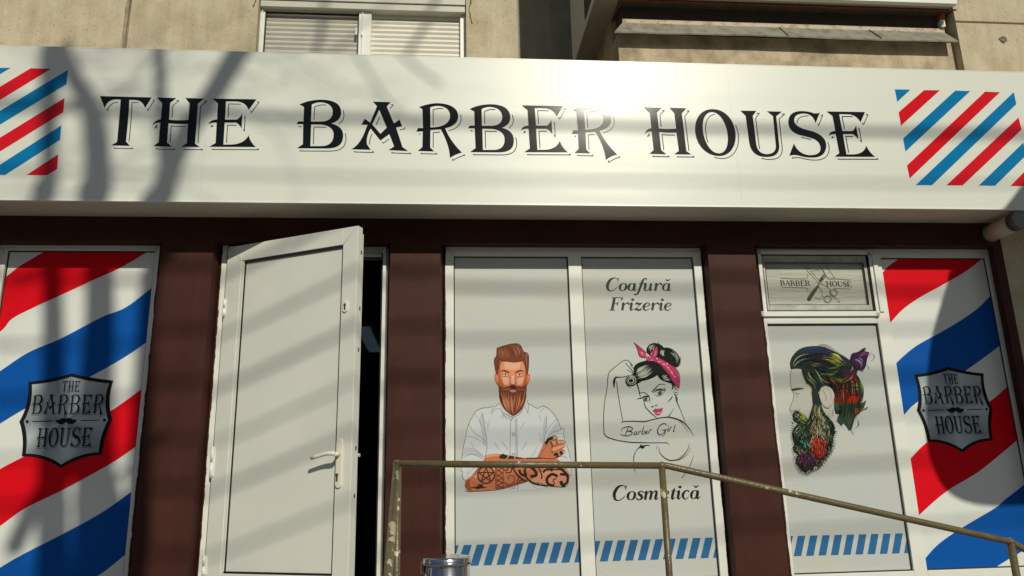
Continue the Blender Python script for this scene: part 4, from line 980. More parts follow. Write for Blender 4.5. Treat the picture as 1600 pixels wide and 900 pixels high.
for y in (330, 511, 793):
    m_.disc(491, y, 15, LINE); m_.disc(491, y, 11, SHIRT); m_.disc(491, y, 5, SH2)
# forearms
m_.fill('M235 545 L250 512 Q340 495 380 505 L470 518 L600 540 L700 537 L870 540 Q960 610 985 690 Q985 745 940 792 L800 783 L700 752 L620 742 L500 780 L340 818 L95 832 L64 775 L70 736 L130 690 L190 610', SKIN)
m_.fill('M90 830 L64 775 L70 740 L110 720 Q100 780 130 822', SKIN2); m_.fill('M340 818 L500 780 L620 742 L600 725 L480 760 L330 800', SKIN2); m_.fill('M250 515 Q330 500 370 508 L360 522 Q300 520 246 540', SKIN3); m_.fill('M140 700 Q200 640 330 625 L330 645 Q220 665 160 720', SKIN3)
m_.fill('M640 745 L720 660 L960 640 L985 690 Q975 745 940 785 L800 780', SKIN3)
# hand
m_.fill('M700 537 Q730 470 760 405 Q800 355 850 342 L878 352 L872 378 L930 384 L942 402 L938 420 L946 432 L915 460 L946 478 L930 502 L868 540', SKIN)
for p_ in ('M820 395 Q870 380 925 388 L938 402 Q880 405 830 425', 'M830 460 Q880 430 930 420 L944 434 Q890 460 840 485', 'M770 415 Q800 380 850 350 L868 358 Q820 385 795 425'): m_.fill(p_, SKIN3)
for p_ in ([(790, 425), (820, 390), (868, 378)], [(810, 460), (850, 430), (935, 420)], [(820, 500), (870, 470), (912, 458)], [(700, 535), (735, 465), (762, 402), (800, 360), (850, 342), (878, 355), (868, 378)], [(868, 378), (928, 384), (942, 402), (936, 420)], [(936, 420), (946, 436), (912, 458)], [(912, 458), (946, 480), (926, 505), (866, 540)], [(780, 440), (745, 480), (730, 525)]): m_.stroke(p_, TAT, 3)
for p_, w_ in (([(775, 415), (800, 378), (838, 360)], 26), ([(812, 395), (828, 410), (832, 440)], 12), ([(862, 388), (872, 400), (874, 418)], 10), ([(846, 515), (870, 500), (878, 530)], 22), ([(898, 482), (915, 492), (905, 505)], 20), ([(812, 480), (835, 478), (830, 496)], 5), ([(768, 405), (785, 420), (775, 425)], 6)): m_.stroke(p_, TAT, w_)
for x, y in ((862, 357), (932, 398), (938, 432), (938, 486)): m_.disc(x, y, 9, c_(200, 165, 150), 7)
# tattoos
m_.disc(250, 687, 80, TAT); m_.disc(250, 687, 68, SKIN)
for i in range(5):
    a1, a2 = [math.radians(-90+72*k) for k in (i, i+2)]; m_.stroke([(250+70*math.cos(a1), 687+70*math.sin(a1)), (250+70*math.cos(a2), 687+70*math.sin(a2))], TAT, 10)
m_.fill('M128 748 Q160 775 190 780 Q150 795 100 800 Q150 802 175 812 Q230 800 262 800 Q230 790 215 782 L232 770 Q190 765 165 772 Q140 765 128 748', TAT)
m_.fill('M378 510 L362 535 L385 545 L600 545 Q500 525 430 512 L400 500', TAT); m_.stroke([(455, 512), (430, 545)], SKIN3, 9); m_.stroke([(498, 520), (506, 545)], SKIN3, 9); m_.stroke([(600, 541), (740, 538)], TAT, 10); m_.stroke([(740, 538), (830, 545), (870, 530)], TAT, 6)
for x in (334, 345, 400): m_.stroke([(x, 612), (x+2, 810)], TAT, 5)
zz_ = []
for i in range(9): zz_.append((350 if i % 2 else 396, 625+i*22))
for i in range(8): m_.stroke([zz_[i], zz_[i+1]], TAT, 7)
sp = [(460+ (6+9.5*t)*math.cos(t*1.15+2.2), 718+(6+9.5*t)*math.sin(t*1.15+2.2)) for t in np.linspace(.3, 6.4, 26)]
m_.stroke(sp, TAT, 11, n=2)
m_.stroke(sp, c_(150, 100, 75), 4, n=2)
for p_, w_ in (([(404, 640), (430, 650), (440, 630), (425, 615)], 9), ([(475, 612), (470, 660), (420, 668)], 9), ([(480, 614), (520, 680), (590, 740)], 14), ([(515, 690), (540, 710), (520, 740)], 9), ([(520, 760), (560, 730), (610, 742)], 8), ([(540, 640), (560, 680), (600, 690), (585, 640)], 22), ([(600, 620), (590, 680), (640, 745), (720, 775)], 16), ([(640, 615), (680, 650), (690, 690), (640, 700)], 26), ([(712, 620), (740, 690), (735, 720)], 12),
               ([(750, 665), (780, 640), (820, 640), (830, 655)], 18), ([(880, 700), (830, 680), (785, 720), (800, 770), (850, 778)], 24), ([(870, 720), (840, 730), (855, 765)], 8), ([(880, 620), (930, 650), (975, 700)], 24), ([(900, 680), (960, 690), (965, 745), (930, 780)], 22), ([(905, 740), (920, 770), (945, 785)], 30), ([(720, 775), (790, 785)], 10), ([(820, 625), (850, 640), (900, 640)], 10)): m_.stroke(p_, TAT, w_)
for p_ in ([(64, 775), (75, 810), (95, 832), (340, 818), (500, 780), (620, 742)], [(130, 690), (190, 612)], [(700, 753), (800, 783), (940, 792), (984, 745)], [(150, 690), (175, 640), (210, 620)]): m_.stroke(p_, TAT, 3)
# head
m_.frame((750, 520), 6.43)
HD, HM, HL = c_(74, 38, 26), c_(112, 62, 42), c_(176, 112, 84)
F1, F2, F3 = c_(206, 132, 98), c_(184, 96, 62), c_(226, 170, 140)
m_.fill('M150 412 Q140 440 158 495 Q170 525 190 530 L195 420', F2); m_.fill('M500 412 Q506 450 494 490 Q485 520 468 528 L462 420', F2)
m_.fill('M156 425 Q152 450 170 500 L182 500 L176 430', F1); m_.fill('M494 425 Q498 450 484 500 L474 500 L478 430', F1)
m_.fill('M180 300 L215 275 L435 275 L470 330 L472 520 L440 600 L210 600 L182 500', F2)
m_.fill('M215 290 Q330 270 430 290 L448 350 L445 470 L420 530 L330 545 L240 530 L212 470 L205 340', F1)
m_.fill('M240 300 Q330 285 410 300 L400 365 L340 375 L250 360', c_(208, 160, 134)); m_.fill('M225 450 Q270 440 300 470 L290 520 L240 520', F3); m_.fill('M370 470 Q410 440 438 455 L425 520 L375 520', F3); m_.fill('M316 430 L342 430 L350 500 L335 520 L312 505', F3)
for p_ in ([(304, 430), (300, 480), (298, 515)], [(358, 430), (352, 470), (356, 515)]): m_.stroke(p_, F2, 8)
m_.fill('M145 300 Q142 250 165 235 L170 155 L200 145 Q270 118 340 110 Q410 115 437 188 Q485 210 488 270 L488 340 L478 420 L464 420 Q462 340 430 290 L400 290 L330 296 L270 288 L218 290 Q195 330 180 420 L164 415 Z', HM)
m_.flow([(168, 165), (175, 220), (215, 270), (270, 285)], [(330, 112), (400, 150), (420, 210), (395, 285)], 26, [HD, HD, HL, HL, HM], 4.2, jit=3)
m_.flow([(150, 280), (165, 330), (175, 410)], [(210, 250), (205, 300), (182, 420)], 8, [HD, HL, HD], 4, 2)
m_.flow([(430, 200), (440, 260), (460, 350), (470, 420)], [(480, 220), (486, 300), (480, 350), (476, 420)], 10, [HD, HL, HD], 4, 2)
for p_ in ([(170, 155), (165, 235), (146, 260), (145, 310), (164, 415)], [(170, 155), (250, 128), (340, 110), (400, 120), (437, 188), (484, 215), (488, 330), (478, 420)], [(172, 230), (210, 272), (330, 296), (400, 288)]): m_.stroke(p_, HD, 5)
m_.fill('M185 515 L195 650 Q215 770 335 834 Q440 790 463 660 L470 515 Q440 530 420 548 L370 535 L330 528 L290 535 L240 556 Q210 545 185 515', HM)
m_.fill('M195 600 Q205 760 335 834 Q300 740 230 660', HD); m_.fill('M462 620 Q450 770 335 834 Q400 740 440 650', HD)
m_.flow([(225, 600), (225, 680), (260, 760), (325, 825)], [(445, 600), (440, 680), (400, 760), (345, 825)], 44, [HL, c_(196, 126, 92), c_(160, 90, 62), HD, HL], 4.6, 5)
m_.flow([(190, 540), (196, 620), (210, 700)], [(230, 580), (235, 650), (250, 720)], 9, [HD, HM, HL], 4, 3)
m_.flow([(468, 540), (462, 620), (448, 700)], [(430, 580), (430, 650), (410, 720)], 9, [HD, HM, HL], 4, 3)
m_.fill('M186 568 Q230 575 270 555 Q300 520 332 530 Q365 520 400 555 Q440 575 474 568 Q430 596 385 578 L332 566 L280 578 Q230 596 186 568', HD)
m_.flow([(190, 570), (250, 565), (300, 535), (330, 535)], [(200, 574), (260, 582), (300, 572), (328, 562)], 9, [HL, HM], 3, 1); m_.flow([(470, 570), (410, 565), (365, 535), (335, 535)], [(460, 574), (400, 582), (365, 572), (336, 562)], 9, [HL, HM], 3, 1)
m_.fill('M290 580 Q332 560 372 580 Q350 600 330 599 Q308 598 290 580', c_(206, 130, 106)); m_.stroke([(290, 580), (332, 576), (372, 580)], c_(120, 60, 50), 3)
m_.stroke([(206, 392, 4), (235, 380, 11), (270, 390, 12), (296, 404, 7)], HD); m_.stroke([(350, 404, 7), (380, 388, 12), (410, 380, 11), (438, 392, 4)], HD)
for x in (255, 397):
    m_.fill([[(x-30, 425), (x-12, 413), (x+10, 411), (x+28, 424), (x+8, 435), (x-14, 435)]], c_(215, 205, 190)); m_.disc(x, 423, 11, c_(84, 128, 118)); m_.disc(x, 423, 5, TAT)
    m_.stroke([(x-32, 425), (x-12, 412), (x+10, 410), (x+30, 424)], TAT, 5); m_.stroke([(x-24, 432), (x, 438), (x+24, 430)], F2, 4)
m_.stroke([(300, 508), (312, 520), (330, 524), (346, 520), (356, 508)], c_(140, 70, 45), 5)
m_.build('bearded_man_print', INK, winM)

# ---------------- didone italic lettering
def ring(cx, cy, rx, ry, tk, tn, n=20):
    return [(cx+rx*math.cos(2*math.pi*i/n), cy+ry*math.sin(2*math.pi*i/n), tn+(tk-tn)*abs(math.cos(2*math.pi*i/n))**1.5) for i in range(n+1)]
LC = {
 'o': (84, [ring(40, 50, 30, 46, 27, 6)]),
 'a': (98, [ring(36, 50, 26, 46, 26, 6), [(64, 97, 16), (64, 60, 25), (64, 20, 25), (74, 4, 12), (92, 26, 5)]]),
 'u': (104, [[(-2, 76, 5), (12, 96, 14), (16, 80, 25), (15, 25, 25), (28, 4, 12), (46, 8, 8), (64, 40, 6)], [(66, 98, 24), (66, 60, 25), (66, 20, 25), (76, 4, 12), (92, 26, 5)]]),
 'r': (74, [[(-2, 76, 5), (12, 96, 14), (15, 80, 25), (14, 2, 25)], [(16, 50, 6), (34, 86, 9), (52, 97, 14), (62, 84, 22), (60, 82, 22)]]),
 'i': (46, [[(-2, 76, 5), (12, 96, 14), (16, 80, 25), (15, 22, 25), (26, 4, 12), (42, 26, 5)], [(4, 138, 8), (10, 138, 22), (18, 138, 27), (26, 138, 22), (32, 138, 8)]]),
 'e': (78, [[(12, 46, 6), (44, 56, 8), (58, 78, 16), (42, 98, 8), (20, 84, 18), (8, 46, 27), (22, 9, 16), (42, 3, 9), (66, 30, 5)]]),
 'z': (76, [[(2, 74, 6), (16, 92, 22), (38, 84, 22), (64, 97, 7)], [(62, 94, 7), (6, 6, 7)], [(4, 8, 8), (22, 18, 24), (42, 6, 22), (62, 12, 16), (64, 26, 18)]]),
 'f': (52, [[(66, 146, 20), (62, 158, 14), (44, 156, 14), (32, 120, 24), (22, 50, 25), (12, -20, 22), (-2, -48, 12), (-18, -44, 18), (-19, -40, 20)], [(4, 95, 7), (60, 95, 7)]]),
 's': (66, [[(56, 78, 18), (44, 97, 8), (22, 92, 14), (16, 70, 24), (40, 48, 27), (50, 26, 24), (36, 4, 12), (16, 4, 10), (4, 24, 18)]]),
 'm': (150, [[(-2, 76, 5), (12, 96, 14), (15, 80, 25), (14, 2, 25)], [(16, 50, 6), (38, 92, 10), (56, 92, 20), (60, 70, 25), (58, 2, 25)], [(60, 50, 6), (82, 92, 10), (100, 92, 20), (104, 70, 25), (102, 20, 25), (112, 4, 12), (128, 26, 5)]]),
 't': (54, [[(0, 95, 7), (46, 95, 7)], [(26, 128, 6), (22, 95, 24), (18, 22, 25), (28, 4, 12), (46, 26, 5)]]),
 'c': (72, [[(54, 80, 22), (46, 97, 9), (24, 92, 15), (8, 50, 27), (22, 8, 15), (42, 3, 8), (62, 26, 5)]]),
 'C': (124, [[(106, 118, 5), (96, 150, 8), (70, 166, 9), (34, 146, 24), (14, 82, 32), (26, 20, 24), (58, -2, 9), (92, 20, 8), (110, 54, 5)], [(104, 112, 5), (106, 166, 9)]]),
 'F': (106, [[(28, 163, 29), (28, 2, 29)], [(2, 163, 7), (102, 163, 8)], [(100, 164, 20), (94, 116, 4)], [(30, 88, 7), (68, 88, 7)], [(70, 114, 8), (66, 88, 14), (68, 60, 6)], [(0, 3, 7), (56, 3, 7)]]),
}
UC = {
 'B': (96, [[(20, 100, 20), (20, 0, 20)], [(2, 98, 6), (50, 98, 6), (72, 76, 18), (50, 54, 6), (20, 54, 6)], [(20, 54, 6), (56, 54, 6), (80, 28, 20), (54, 2, 6), (2, 2, 6)]]),
 'A': (100, [[(46, 100, 6), (12, 2, 6)], [(46, 100, 14), (80, 2, 22)], [(24, 36, 6), (66, 36, 6)], [(0, 2, 6), (26, 2, 6)], [(62, 2, 6), (96, 2, 6)]]),
 'R': (100, [[(20, 100, 20), (20, 0, 20)], [(2, 98, 6), (50, 98, 6), (74, 76, 18), (50, 52, 6), (20, 52, 6)], [(50, 52, 10), (68, 30, 20), (92, 2, 10)], [(2, 2, 6), (38, 2, 6)]]),
 'E': (90, [[(20, 100, 20), (20, 0, 20)], [(2, 98, 6), (78, 98, 6), (80, 74, 4)], [(20, 52, 6), (60, 52, 6)], [(60, 68, 4), (60, 36, 4)], [(2, 2, 6), (80, 2, 6), (84, 30, 4)]]),
 'H': (112, [[(20, 100, 20), (20, 0, 20)], [(86, 100, 20), (86, 0, 20)], [(20, 52, 6), (86, 52, 6)], [(2, 98, 6), (38, 98, 6)], [(68, 98, 6), (104, 98, 6)], [(2, 2, 6), (38, 2, 6)], [(68, 2, 6), (104, 2, 6)]]),
 'O': (106, [ring(50, 50, 40, 48, 22, 6)]),
 'U': (104, [[(18, 98, 20), (18, 34, 20), (30, 6, 14), (54, 0, 8), (78, 12, 8), (84, 40, 6), (84, 98, 6)], [(0, 98, 6), (38, 98, 6)], [(70, 98, 6), (98, 98, 6)]]),
 'S': (78, [[(66, 78, 8), (42, 99, 7), (14, 82, 16), (26, 58, 22), (56, 42, 24), (64, 18, 18), (34, -1, 7), (6, 26, 8)]]),
}
def text(art, txt, pa, pb, xh_px, font, c, shear=.25, thin=1.0):
    """baseline from photo point pa to pb, x height in photo pixels"""
    A_, B_ = P(*pa, art.Y), P(*pb, art.Y); h = (P(pa[0], pa[1]-xh_px, art.Y).z-A_.z)/100
    adv = []; x = 0
    for ch in txt:
        adv.append(x)
        if ch == ' ': x += 60; continue
        x += font['a' if ch == 'ă' else ch][0]
    sx = (B_.x-A_.x)/(x-16); sl = (B_.z-A_.z)/(B_.x-A_.x)
    old = art.conv; art.conv = lambda p: (A_.x+sx*p[0]+h*shear*p[1], A_.z+h*p[1]+sl*sx*p[0])
    for ch, ax in zip(txt, adv):
        if ch == ' ': continue
        st_ = font['a' if ch == 'ă' else ch][1]
        for s_ in st_: art.stroke([(ax+p[0], p[1], p[2]*thin) for p in s_], c, n=5)
        if ch == 'ă': art.stroke([(ax+18, 152, 7), (ax+40, 134, 15), (ax+62, 152, 7)], c)
    art.conv = old
GT = c_(62, 70, 62); KT = c_(30, 38, 36)
w_ = Art(YF-.0006)
text(w_, 'Coafură', (945.2, 454.4), (1047, 454.6), 12.2, LC, GT); text(w_, 'Frizerie', (951.5, 485), (1047.3, 485.2), 12.2, LC, GT); text(w_, 'Cosmetică', (955.5, 782), (1092, 779.5), 14.0, LC, KT)
# ---------------- Barber Girl print
w_.frame((930, 520), 6.43)
INKB = c_(24, 30, 26); PINK = c_(170, 60, 96); PK2 = c_(208, 112, 142); PKD = c_(120, 24, 60)
# hair masses
w_.fill('M388 345 Q400 315 450 295 L520 275 L600 285 Q680 330 740 400 L790 490 L785 560 L765 510 L700 490 Q640 470 626 425 Q560 470 470 485 L430 510 L418 505 Q410 460 380 435 L340 430 L330 430 Q380 420 386 400 Z', INKB)
w_.fill('M515 160 Q535 105 600 102 Q660 108 690 150 Q740 138 790 175 Q850 220 856 280 Q850 335 810 350 L760 320 L640 260 L600 235 L560 235 L515 200 Z', INKB)
GR = c_(150, 156, 140); GR2 = c_(186, 192, 178)
w_.flow([(395, 380), (440, 330), (520, 300)], [(420, 480), (520, 460), (600, 400)], 20, [GR, GR2, GR, INKB], 4.5, 4, .1, .8)
w_.flow([(410, 420), (470, 400), (560, 330)], [(440, 460), (520, 440), (590, 380)], 12, [GR2, GR], 4, 3)
w_.flow([(660, 440), (690, 420), (720, 410)], [(700, 490), (740, 480), (765, 480)], 8, [GR, GR2], 5, 3)
w_.flow([(535, 180), (540, 140), (580, 115)], [(590, 200), (590, 150), (620, 120)], 9, [GR, GR2, INKB], 4.5, 3)
w_.flow([(650, 220), (660, 180), (690, 160)], [(700, 250), (690, 210), (720, 175)], 9, [GR, GR2, GR], 5, 3)
w_.flow([(730, 200), (760, 210), (790, 250), (800, 300)], [(780, 170), (830, 220), (845, 270), (820, 330)], 11, [GR, GR2, INKB], 4, 3)
w_.stroke([(630, 88), (636, 104), (632, 120)], INKB, 3); w_.stroke([(855, 240), (858, 270), (845, 310)], INKB, 3); w_.stroke([(820, 345), (850, 320), (858, 290)], INKB, 4)
# curl
w_.disc(362, 482, 60, INKB, 54)
for r_, c2_ in ((50, GR), (42, INKB), (32, GR2), (24, INKB)): w_.disc(364-(50-r_)*.2, 480, r_, c2_, r_*.86)
w_.stroke([(330, 440), (305, 480), (320, 525), (355, 550)], INKB, 4); w_.flow([(320, 430), (370, 425), (420, 450)], [(345, 470), (380, 455), (415, 480)], 7, [GR, GR2], 3.5, 2)
# bandana with bow
w_.fill('M575 255 L640 250 Q740 300 815 365 Q850 430 848 510 L838 560 Q800 530 770 480 Q720 380 640 315 L578 282', PINK)
w_.fill('M388 98 Q430 130 470 160 Q515 190 512 230 L500 250 Q455 250 435 215 Q425 160 388 98', PINK); w_.fill('M620 130 Q585 160 560 200 L556 240 L590 258 Q625 230 628 190', PINK); w_.fill('M505 240 Q540 222 570 240 Q580 275 550 285 Q515 285 505 240', PINK)
for p_, q_w in (([(600, 262), (700, 310), (790, 400), (835, 500)], 5), ([(600, 285), (690, 350), (760, 440), (825, 530)], 4), ([(640, 255), (740, 310), (815, 380)], 4), ([(440, 150), (470, 200), (500, 235)], 5), ([(600, 165), (585, 210), (575, 245)], 5)): w_.stroke(p_, PKD, q_w)
for p_, q_w in (([(650, 285), (720, 335), (790, 430)], 8), ([(455, 185), (475, 215), (490, 228)], 9), ([(610, 180), (600, 215), (592, 235)], 8), ([(520, 250), (540, 240), (555, 250)], 9)): w_.stroke(p_, PK2, q_w)
for x, y in ((620, 262), (690, 318), (735, 350), (770, 400), (720, 312), (560, 210), (470, 205), (800, 440), (640, 290)): w_.disc(x, y, 6, c_(235, 190, 200))
for p_ in ([(388, 98), (425, 150), (435, 215), (460, 245), (505, 252)], [(388, 98), (470, 160), (512, 200)], [(620, 130), (628, 190), (618, 235), (590, 258)], [(620, 130), (565, 195), (556, 235)], [(575, 282), (640, 315), (720, 380), (770, 480), (838, 560)], [(640, 250), (740, 300), (815, 365), (848, 430), (848, 520), (838, 560)]): w_.stroke(p_, INKB, 4)
# face
W3 = 4.5
for p_ in ([(418, 505, 12), (435, 560, 9), (445, 605, 8), (455, 640, 4)], [(445, 605, 3), (490, 600, 5), (530, 625, 5), (548, 660, 4), (550, 705, 2)], [(488, 690, 5), (505, 745, 6), (550, 795, 7), (590, 830, 6), (620, 855, 3)], [(572, 590, 12), (605, 555, 8), (640, 522, 6), (680, 515, 4), (712, 520, 2)],
           [(765, 500, 8), (782, 540, 14), (770, 575, 5)], [(790, 510, 8), (808, 560, 7), (830, 580, 4)], [(778, 632, 3), (762, 660, 10), (728, 696, 3)], [(810, 625, 10), (816, 680, 8), (850, 760, 4), (905, 895, 3)], [(795, 752, 2), (765, 800, 5), (735, 842, 10)],
           [(562, 742, 7), (582, 742, 8), (592, 734, 3)], [(598, 728, 3), (615, 730, 7), (624, 716, 3)], [(575, 660, 4), (577, 668, 4)]): w_.stroke(p_, INKB)
for k in range(5): w_.stroke([(812, 640+k*10), (830, 655+k*9)], INKB, 3)
w_.disc(812, 600, 22, INKB, 28); w_.disc(812, 598, 18, c_(196, 190, 176), 24); w_.disc(810, 600, 9, INKB)
# eyes
w_.stroke([(585, 605, 5), (610, 580, 10), (650, 570, 12), (690, 575, 8), (705, 560, 3)], INKB); w_.disc(648, 602, 22, c_(70, 92, 74), 20); w_.disc(648, 600, 11, INKB); w_.disc(640, 594, 4, c_(230, 230, 220)); w_.stroke([(600, 625), (630, 634), (665, 622), (692, 596)], INKB, 4)
for k in range(7): w_.stroke([(600+k*16, 578-k*1.5), (592+k*18, 560-k*2)], INKB, 3.5)
w_.stroke([(695, 590), (704, 572)], INKB, 6)
w_.stroke([(430, 660, 3), (465, 655, 10), (500, 638, 12), (545, 640, 8)], INKB); w_.disc(505, 662, 20, c_(70, 92, 74), 20); w_.disc(505, 660, 10, INKB); w_.disc(497, 655, 4, c_(230, 230, 220)); w_.stroke([(480, 675), (505, 686), (535, 680), (545, 655)], INKB, 4)
for k in range(4): w_.stroke([(470-k*9, 656), (450-k*10, 650+k*6)], INKB, 3.5)
w_.fill('M578 782 Q605 760 625 768 Q650 758 678 756 Q672 800 655 818 Q630 834 612 822 Q598 805 595 792 Z', PINK); w_.fill('M610 800 Q635 800 662 788 Q655 812 640 816 Q620 818 610 800', PK2); w_.stroke([(576, 784, 4), (605, 782, 5), (630, 792, 5), (655, 778, 5), (680, 756, 3)], INKB); w_.stroke([(590, 772), (608, 762), (625, 768), (650, 760)], INKB, 3)
# raised arm, open hand resting against the hair
for p_ in ([(330, 275, 3), (280, 282, 4), (210, 335, 4), (150, 385, 6), (130, 430, 6), (118, 560, 5), (95, 700, 5), (86, 800, 5), (84, 900, 5), (88, 985, 6), (92, 1015, 6), (130, 1050, 6), (230, 1080, 6), (350, 1098, 7), (450, 1102, 7), (560, 1104, 5), (700, 1104, 5), (735, 1112, 3), (745, 1130, 2)],
           [(330, 275, 4), (352, 300, 4), (378, 330, 5)], [(350, 305, 3), (372, 345, 4), (388, 362, 4)], [(300, 300, 3), (335, 335, 4), (370, 378, 5), (386, 388, 4)], [(386, 405, 5), (360, 392, 4), (320, 372, 3)], [(190, 555, 4), (190, 490, 22), (205, 448, 14), (240, 446, 6), (300, 440, 5), (330, 428, 4)],
           [(215, 490, 4), (225, 580, 5), (250, 740, 4), (272, 860, 4), (270, 895, 3)], [(262, 905, 4), (290, 890, 6), (400, 888, 7), (500, 890, 8), (600, 865, 7), (700, 848, 8), (760, 850, 10), (830, 870, 10), (895, 905, 8), (950, 970, 5), (985, 1030, 2)], [(830, 865, 5), (890, 930, 3), (935, 1000, 2)]): w_.stroke(p_, INKB)
w_.frame((930, 620), 6.428)
for p_ in ([(450, 490, 30), (480, 505, 26), (500, 488, 10), (550, 487, 4)], [(455, 500, 12), (420, 530, 6), (390, 590, 7), (387, 660, 5), (395, 720, 4), (404, 765, 2)], [(615, 488, 2), (620, 530, 2)], [(638, 500, 2), (650, 560, 4), (700, 615, 6), (760, 638, 8), (840, 622, 8), (900, 570, 8), (932, 520, 5), (945, 468, 2)], [(820, 645, 2), (890, 605, 5), (940, 555, 3), (955, 510, 2)], [(990, 590, 2), (960, 670, 5), (935, 725, 5), (900, 775, 5), (872, 815, 7)]): w_.stroke(p_, INKB)
# script: Barber Girl
SC = [[(336, 300, 5), (318, 340, 8), (304, 386, 6)], [(262, 345, 3), (272, 318, 5), (310, 302, 6), (350, 300, 6), (376, 318, 7), (356, 338, 6), (322, 344, 4)], [(322, 344, 4), (364, 350, 7), (370, 370, 7), (335, 390, 6), (285, 388, 5), (250, 372, 4)],
      [(412, 352, 3), (398, 350, 5), (388, 372, 7), (400, 380, 5), (418, 355, 4)], [(420, 348, 6), (414, 376, 6), (428, 374, 3)], [(440, 346, 6), (434, 378, 6)], [(438, 358, 3), (452, 346, 6), (462, 350, 4)], [(492, 292, 3), (478, 330, 7), (470, 370, 7), (488, 372, 5), (500, 350, 6), (488, 342, 3)], [(508, 362, 3), (524, 350, 5), (516, 340, 4), (504, 358, 7), (514, 372, 5), (530, 358, 3)], [(546, 334, 6), (536, 368, 6)], [(542, 346, 3), (556, 330, 5), (572, 326, 6)],
      [(716, 288, 4), (700, 268, 6), (662, 278, 8), (632, 318, 9), (628, 362, 8), (656, 382, 6), (688, 362, 5), (702, 334, 5)], [(670, 334, 4), (716, 328, 6)], [(706, 330, 8), (698, 372, 6), (676, 398, 4)], [(736, 308, 7), (728, 342, 7), (742, 338, 3)], [(734, 290, 4), (739, 290, 8), (744, 290, 4)], [(754, 306, 6), (746, 342, 6)], [(752, 316, 3), (764, 302, 6), (772, 304, 4)], [(804, 280, 6), (786, 346, 7), (800, 342, 3)]]
for p_ in SC: w_.stroke(p_, INKB, n=4)
w_.build('barber_girl_print', INK, winM)

# ---------------- bearded profile with coloured hair, right window
h_ = Art(YF-.0006)
h_.frame((1220, 530), 8.18)
PL = c_(120, 118, 112); PLD = c_(70, 68, 66); FC = c_(168, 168, 158); SHD = c_(146, 142, 136)
G1, G2_, G3, N1 = c_(34, 46, 38), c_(40, 72, 52), c_(66, 100, 74), c_(34, 44, 66); YL, PU, RD, RD2, TL, LG, OR = c_(176, 178, 64), c_(96, 60, 140), c_(160, 40, 26), c_(100, 32, 24), c_(40, 110, 108), c_(96, 150, 56), c_(196, 86, 50)
MG = c_(110, 60, 96); CR = c_(176, 180, 150)
h_.fill('M135 380 Q118 440 122 560 L140 640 L165 700 Q160 780 125 850 L115 900 L125 960 L160 1000 L330 1080 L620 1140 L690 900 L660 600 L400 380', FC)
h_.fill('M470 90 Q500 60 560 68 Q620 80 690 150 L600 110 Z', SHD)
h_.fill('M125 380 Q108 310 130 250 Q180 150 300 105 Q430 70 560 100 Q640 130 720 170 Q800 210 885 270 L925 290 L985 390 L970 450 Q1030 520 1050 640 Q1050 760 1000 860 L1030 900 L1000 960 L700 960 L680 880 Q690 760 670 690 Q630 600 580 598 Q530 590 480 680 L500 760 L520 830 L540 1000 L440 1000 Q390 800 395 640 Q380 590 330 570 Q280 480 262 385 Q200 370 150 385 Z', G1)
h_.fill('M300 105 Q430 80 560 105 Q640 130 740 190 L885 290 L800 300 Q640 200 480 170 Q380 150 300 160', N1)
h_.fill('M770 500 Q900 500 950 440 L985 560 L1020 740 Q960 800 900 840 L800 860 Q700 820 760 700 Z', RD2); h_.fill('M820 560 Q900 580 960 540 L940 640 L860 700 L780 680', RD); h_.fill('M860 740 Q940 700 1020 740 L980 800 Q900 860 850 830', RD); h_.fill('M660 640 Q740 680 800 660 L760 860 L690 880 Z', RD2); h_.fill('M780 370 Q880 400 940 370 L950 440 Q900 520 800 530', c_(74, 38, 50))
h_.flow([(140, 340), (200, 230), (330, 170), (480, 170), (700, 220), (870, 330)], [(160, 380), (230, 330), (350, 300), (500, 310), (680, 320), (860, 360)], 30, [G1, c_(60, 66, 70), c_(44, 50, 56), N1, G2_, c_(20, 24, 26)], 7, 4)
h_.flow([(180, 180), (300, 120), (430, 95), (560, 110)], [(200, 220), (320, 150), (450, 120), (600, 140)], 10, [c_(60, 84, 100), N1, c_(30, 60, 80)], 6, 3)
h_.flow([(640, 180), (720, 200), (780, 260), (860, 330)], [(520, 260), (620, 290), (720, 330), (830, 340)], 16, [YL, YL, c_(120, 120, 50), N1], 9, 3, 0, 1)
h_.flow([(520, 205), (580, 215), (640, 250)], [(500, 250), (560, 265), (620, 290)], 7, [c_(150, 90, 120), PU, YL], 6, 3); h_.flow([(380, 330), (460, 300), (540, 310)], [(400, 355), (470, 345), (550, 350)], 7, [PU, c_(170, 130, 120), c_(170, 150, 90)], 6, 2); h_.flow([(560, 130), (620, 140), (700, 190)], [(560, 170), (620, 180), (660, 200)], 5, [PU, N1], 8, 2)
h_.flow([(560, 360), (640, 370), (740, 340), (770, 370)], [(560, 440), (640, 460), (720, 430), (760, 400)], 15, [LG, c_(70, 110, 44), c_(130, 160, 60), G1], 8, 3); h_.flow([(600, 470), (700, 500), (800, 500), (900, 440)], [(680, 530), (760, 550), (840, 540), (920, 480)], 14, [LG, YL, c_(90, 110, 50), c_(80, 50, 60), G1], 7, 3)
h_.flow([(500, 430), (560, 440), (620, 450)], [(500, 450), (560, 460), (640, 470)], 4, [c_(60, 120, 130), TL], 6, 2)
h_.flow([(270, 400), (330, 500), (400, 560), (440, 640)], [(480, 420), (520, 500), (540, 580), (480, 660)], 34, [G1, G3, CR, c_(20, 26, 22), G2_, c_(100, 120, 80)], 6, 5)
h_.flow([(480, 430), (560, 520), (640, 600), (700, 760)], [(700, 520), (780, 600), (800, 700), (760, 860)], 26, [RD2, c_(60, 24, 20), G1, c_(120, 70, 50), c_(150, 110, 80)], 7, 5)
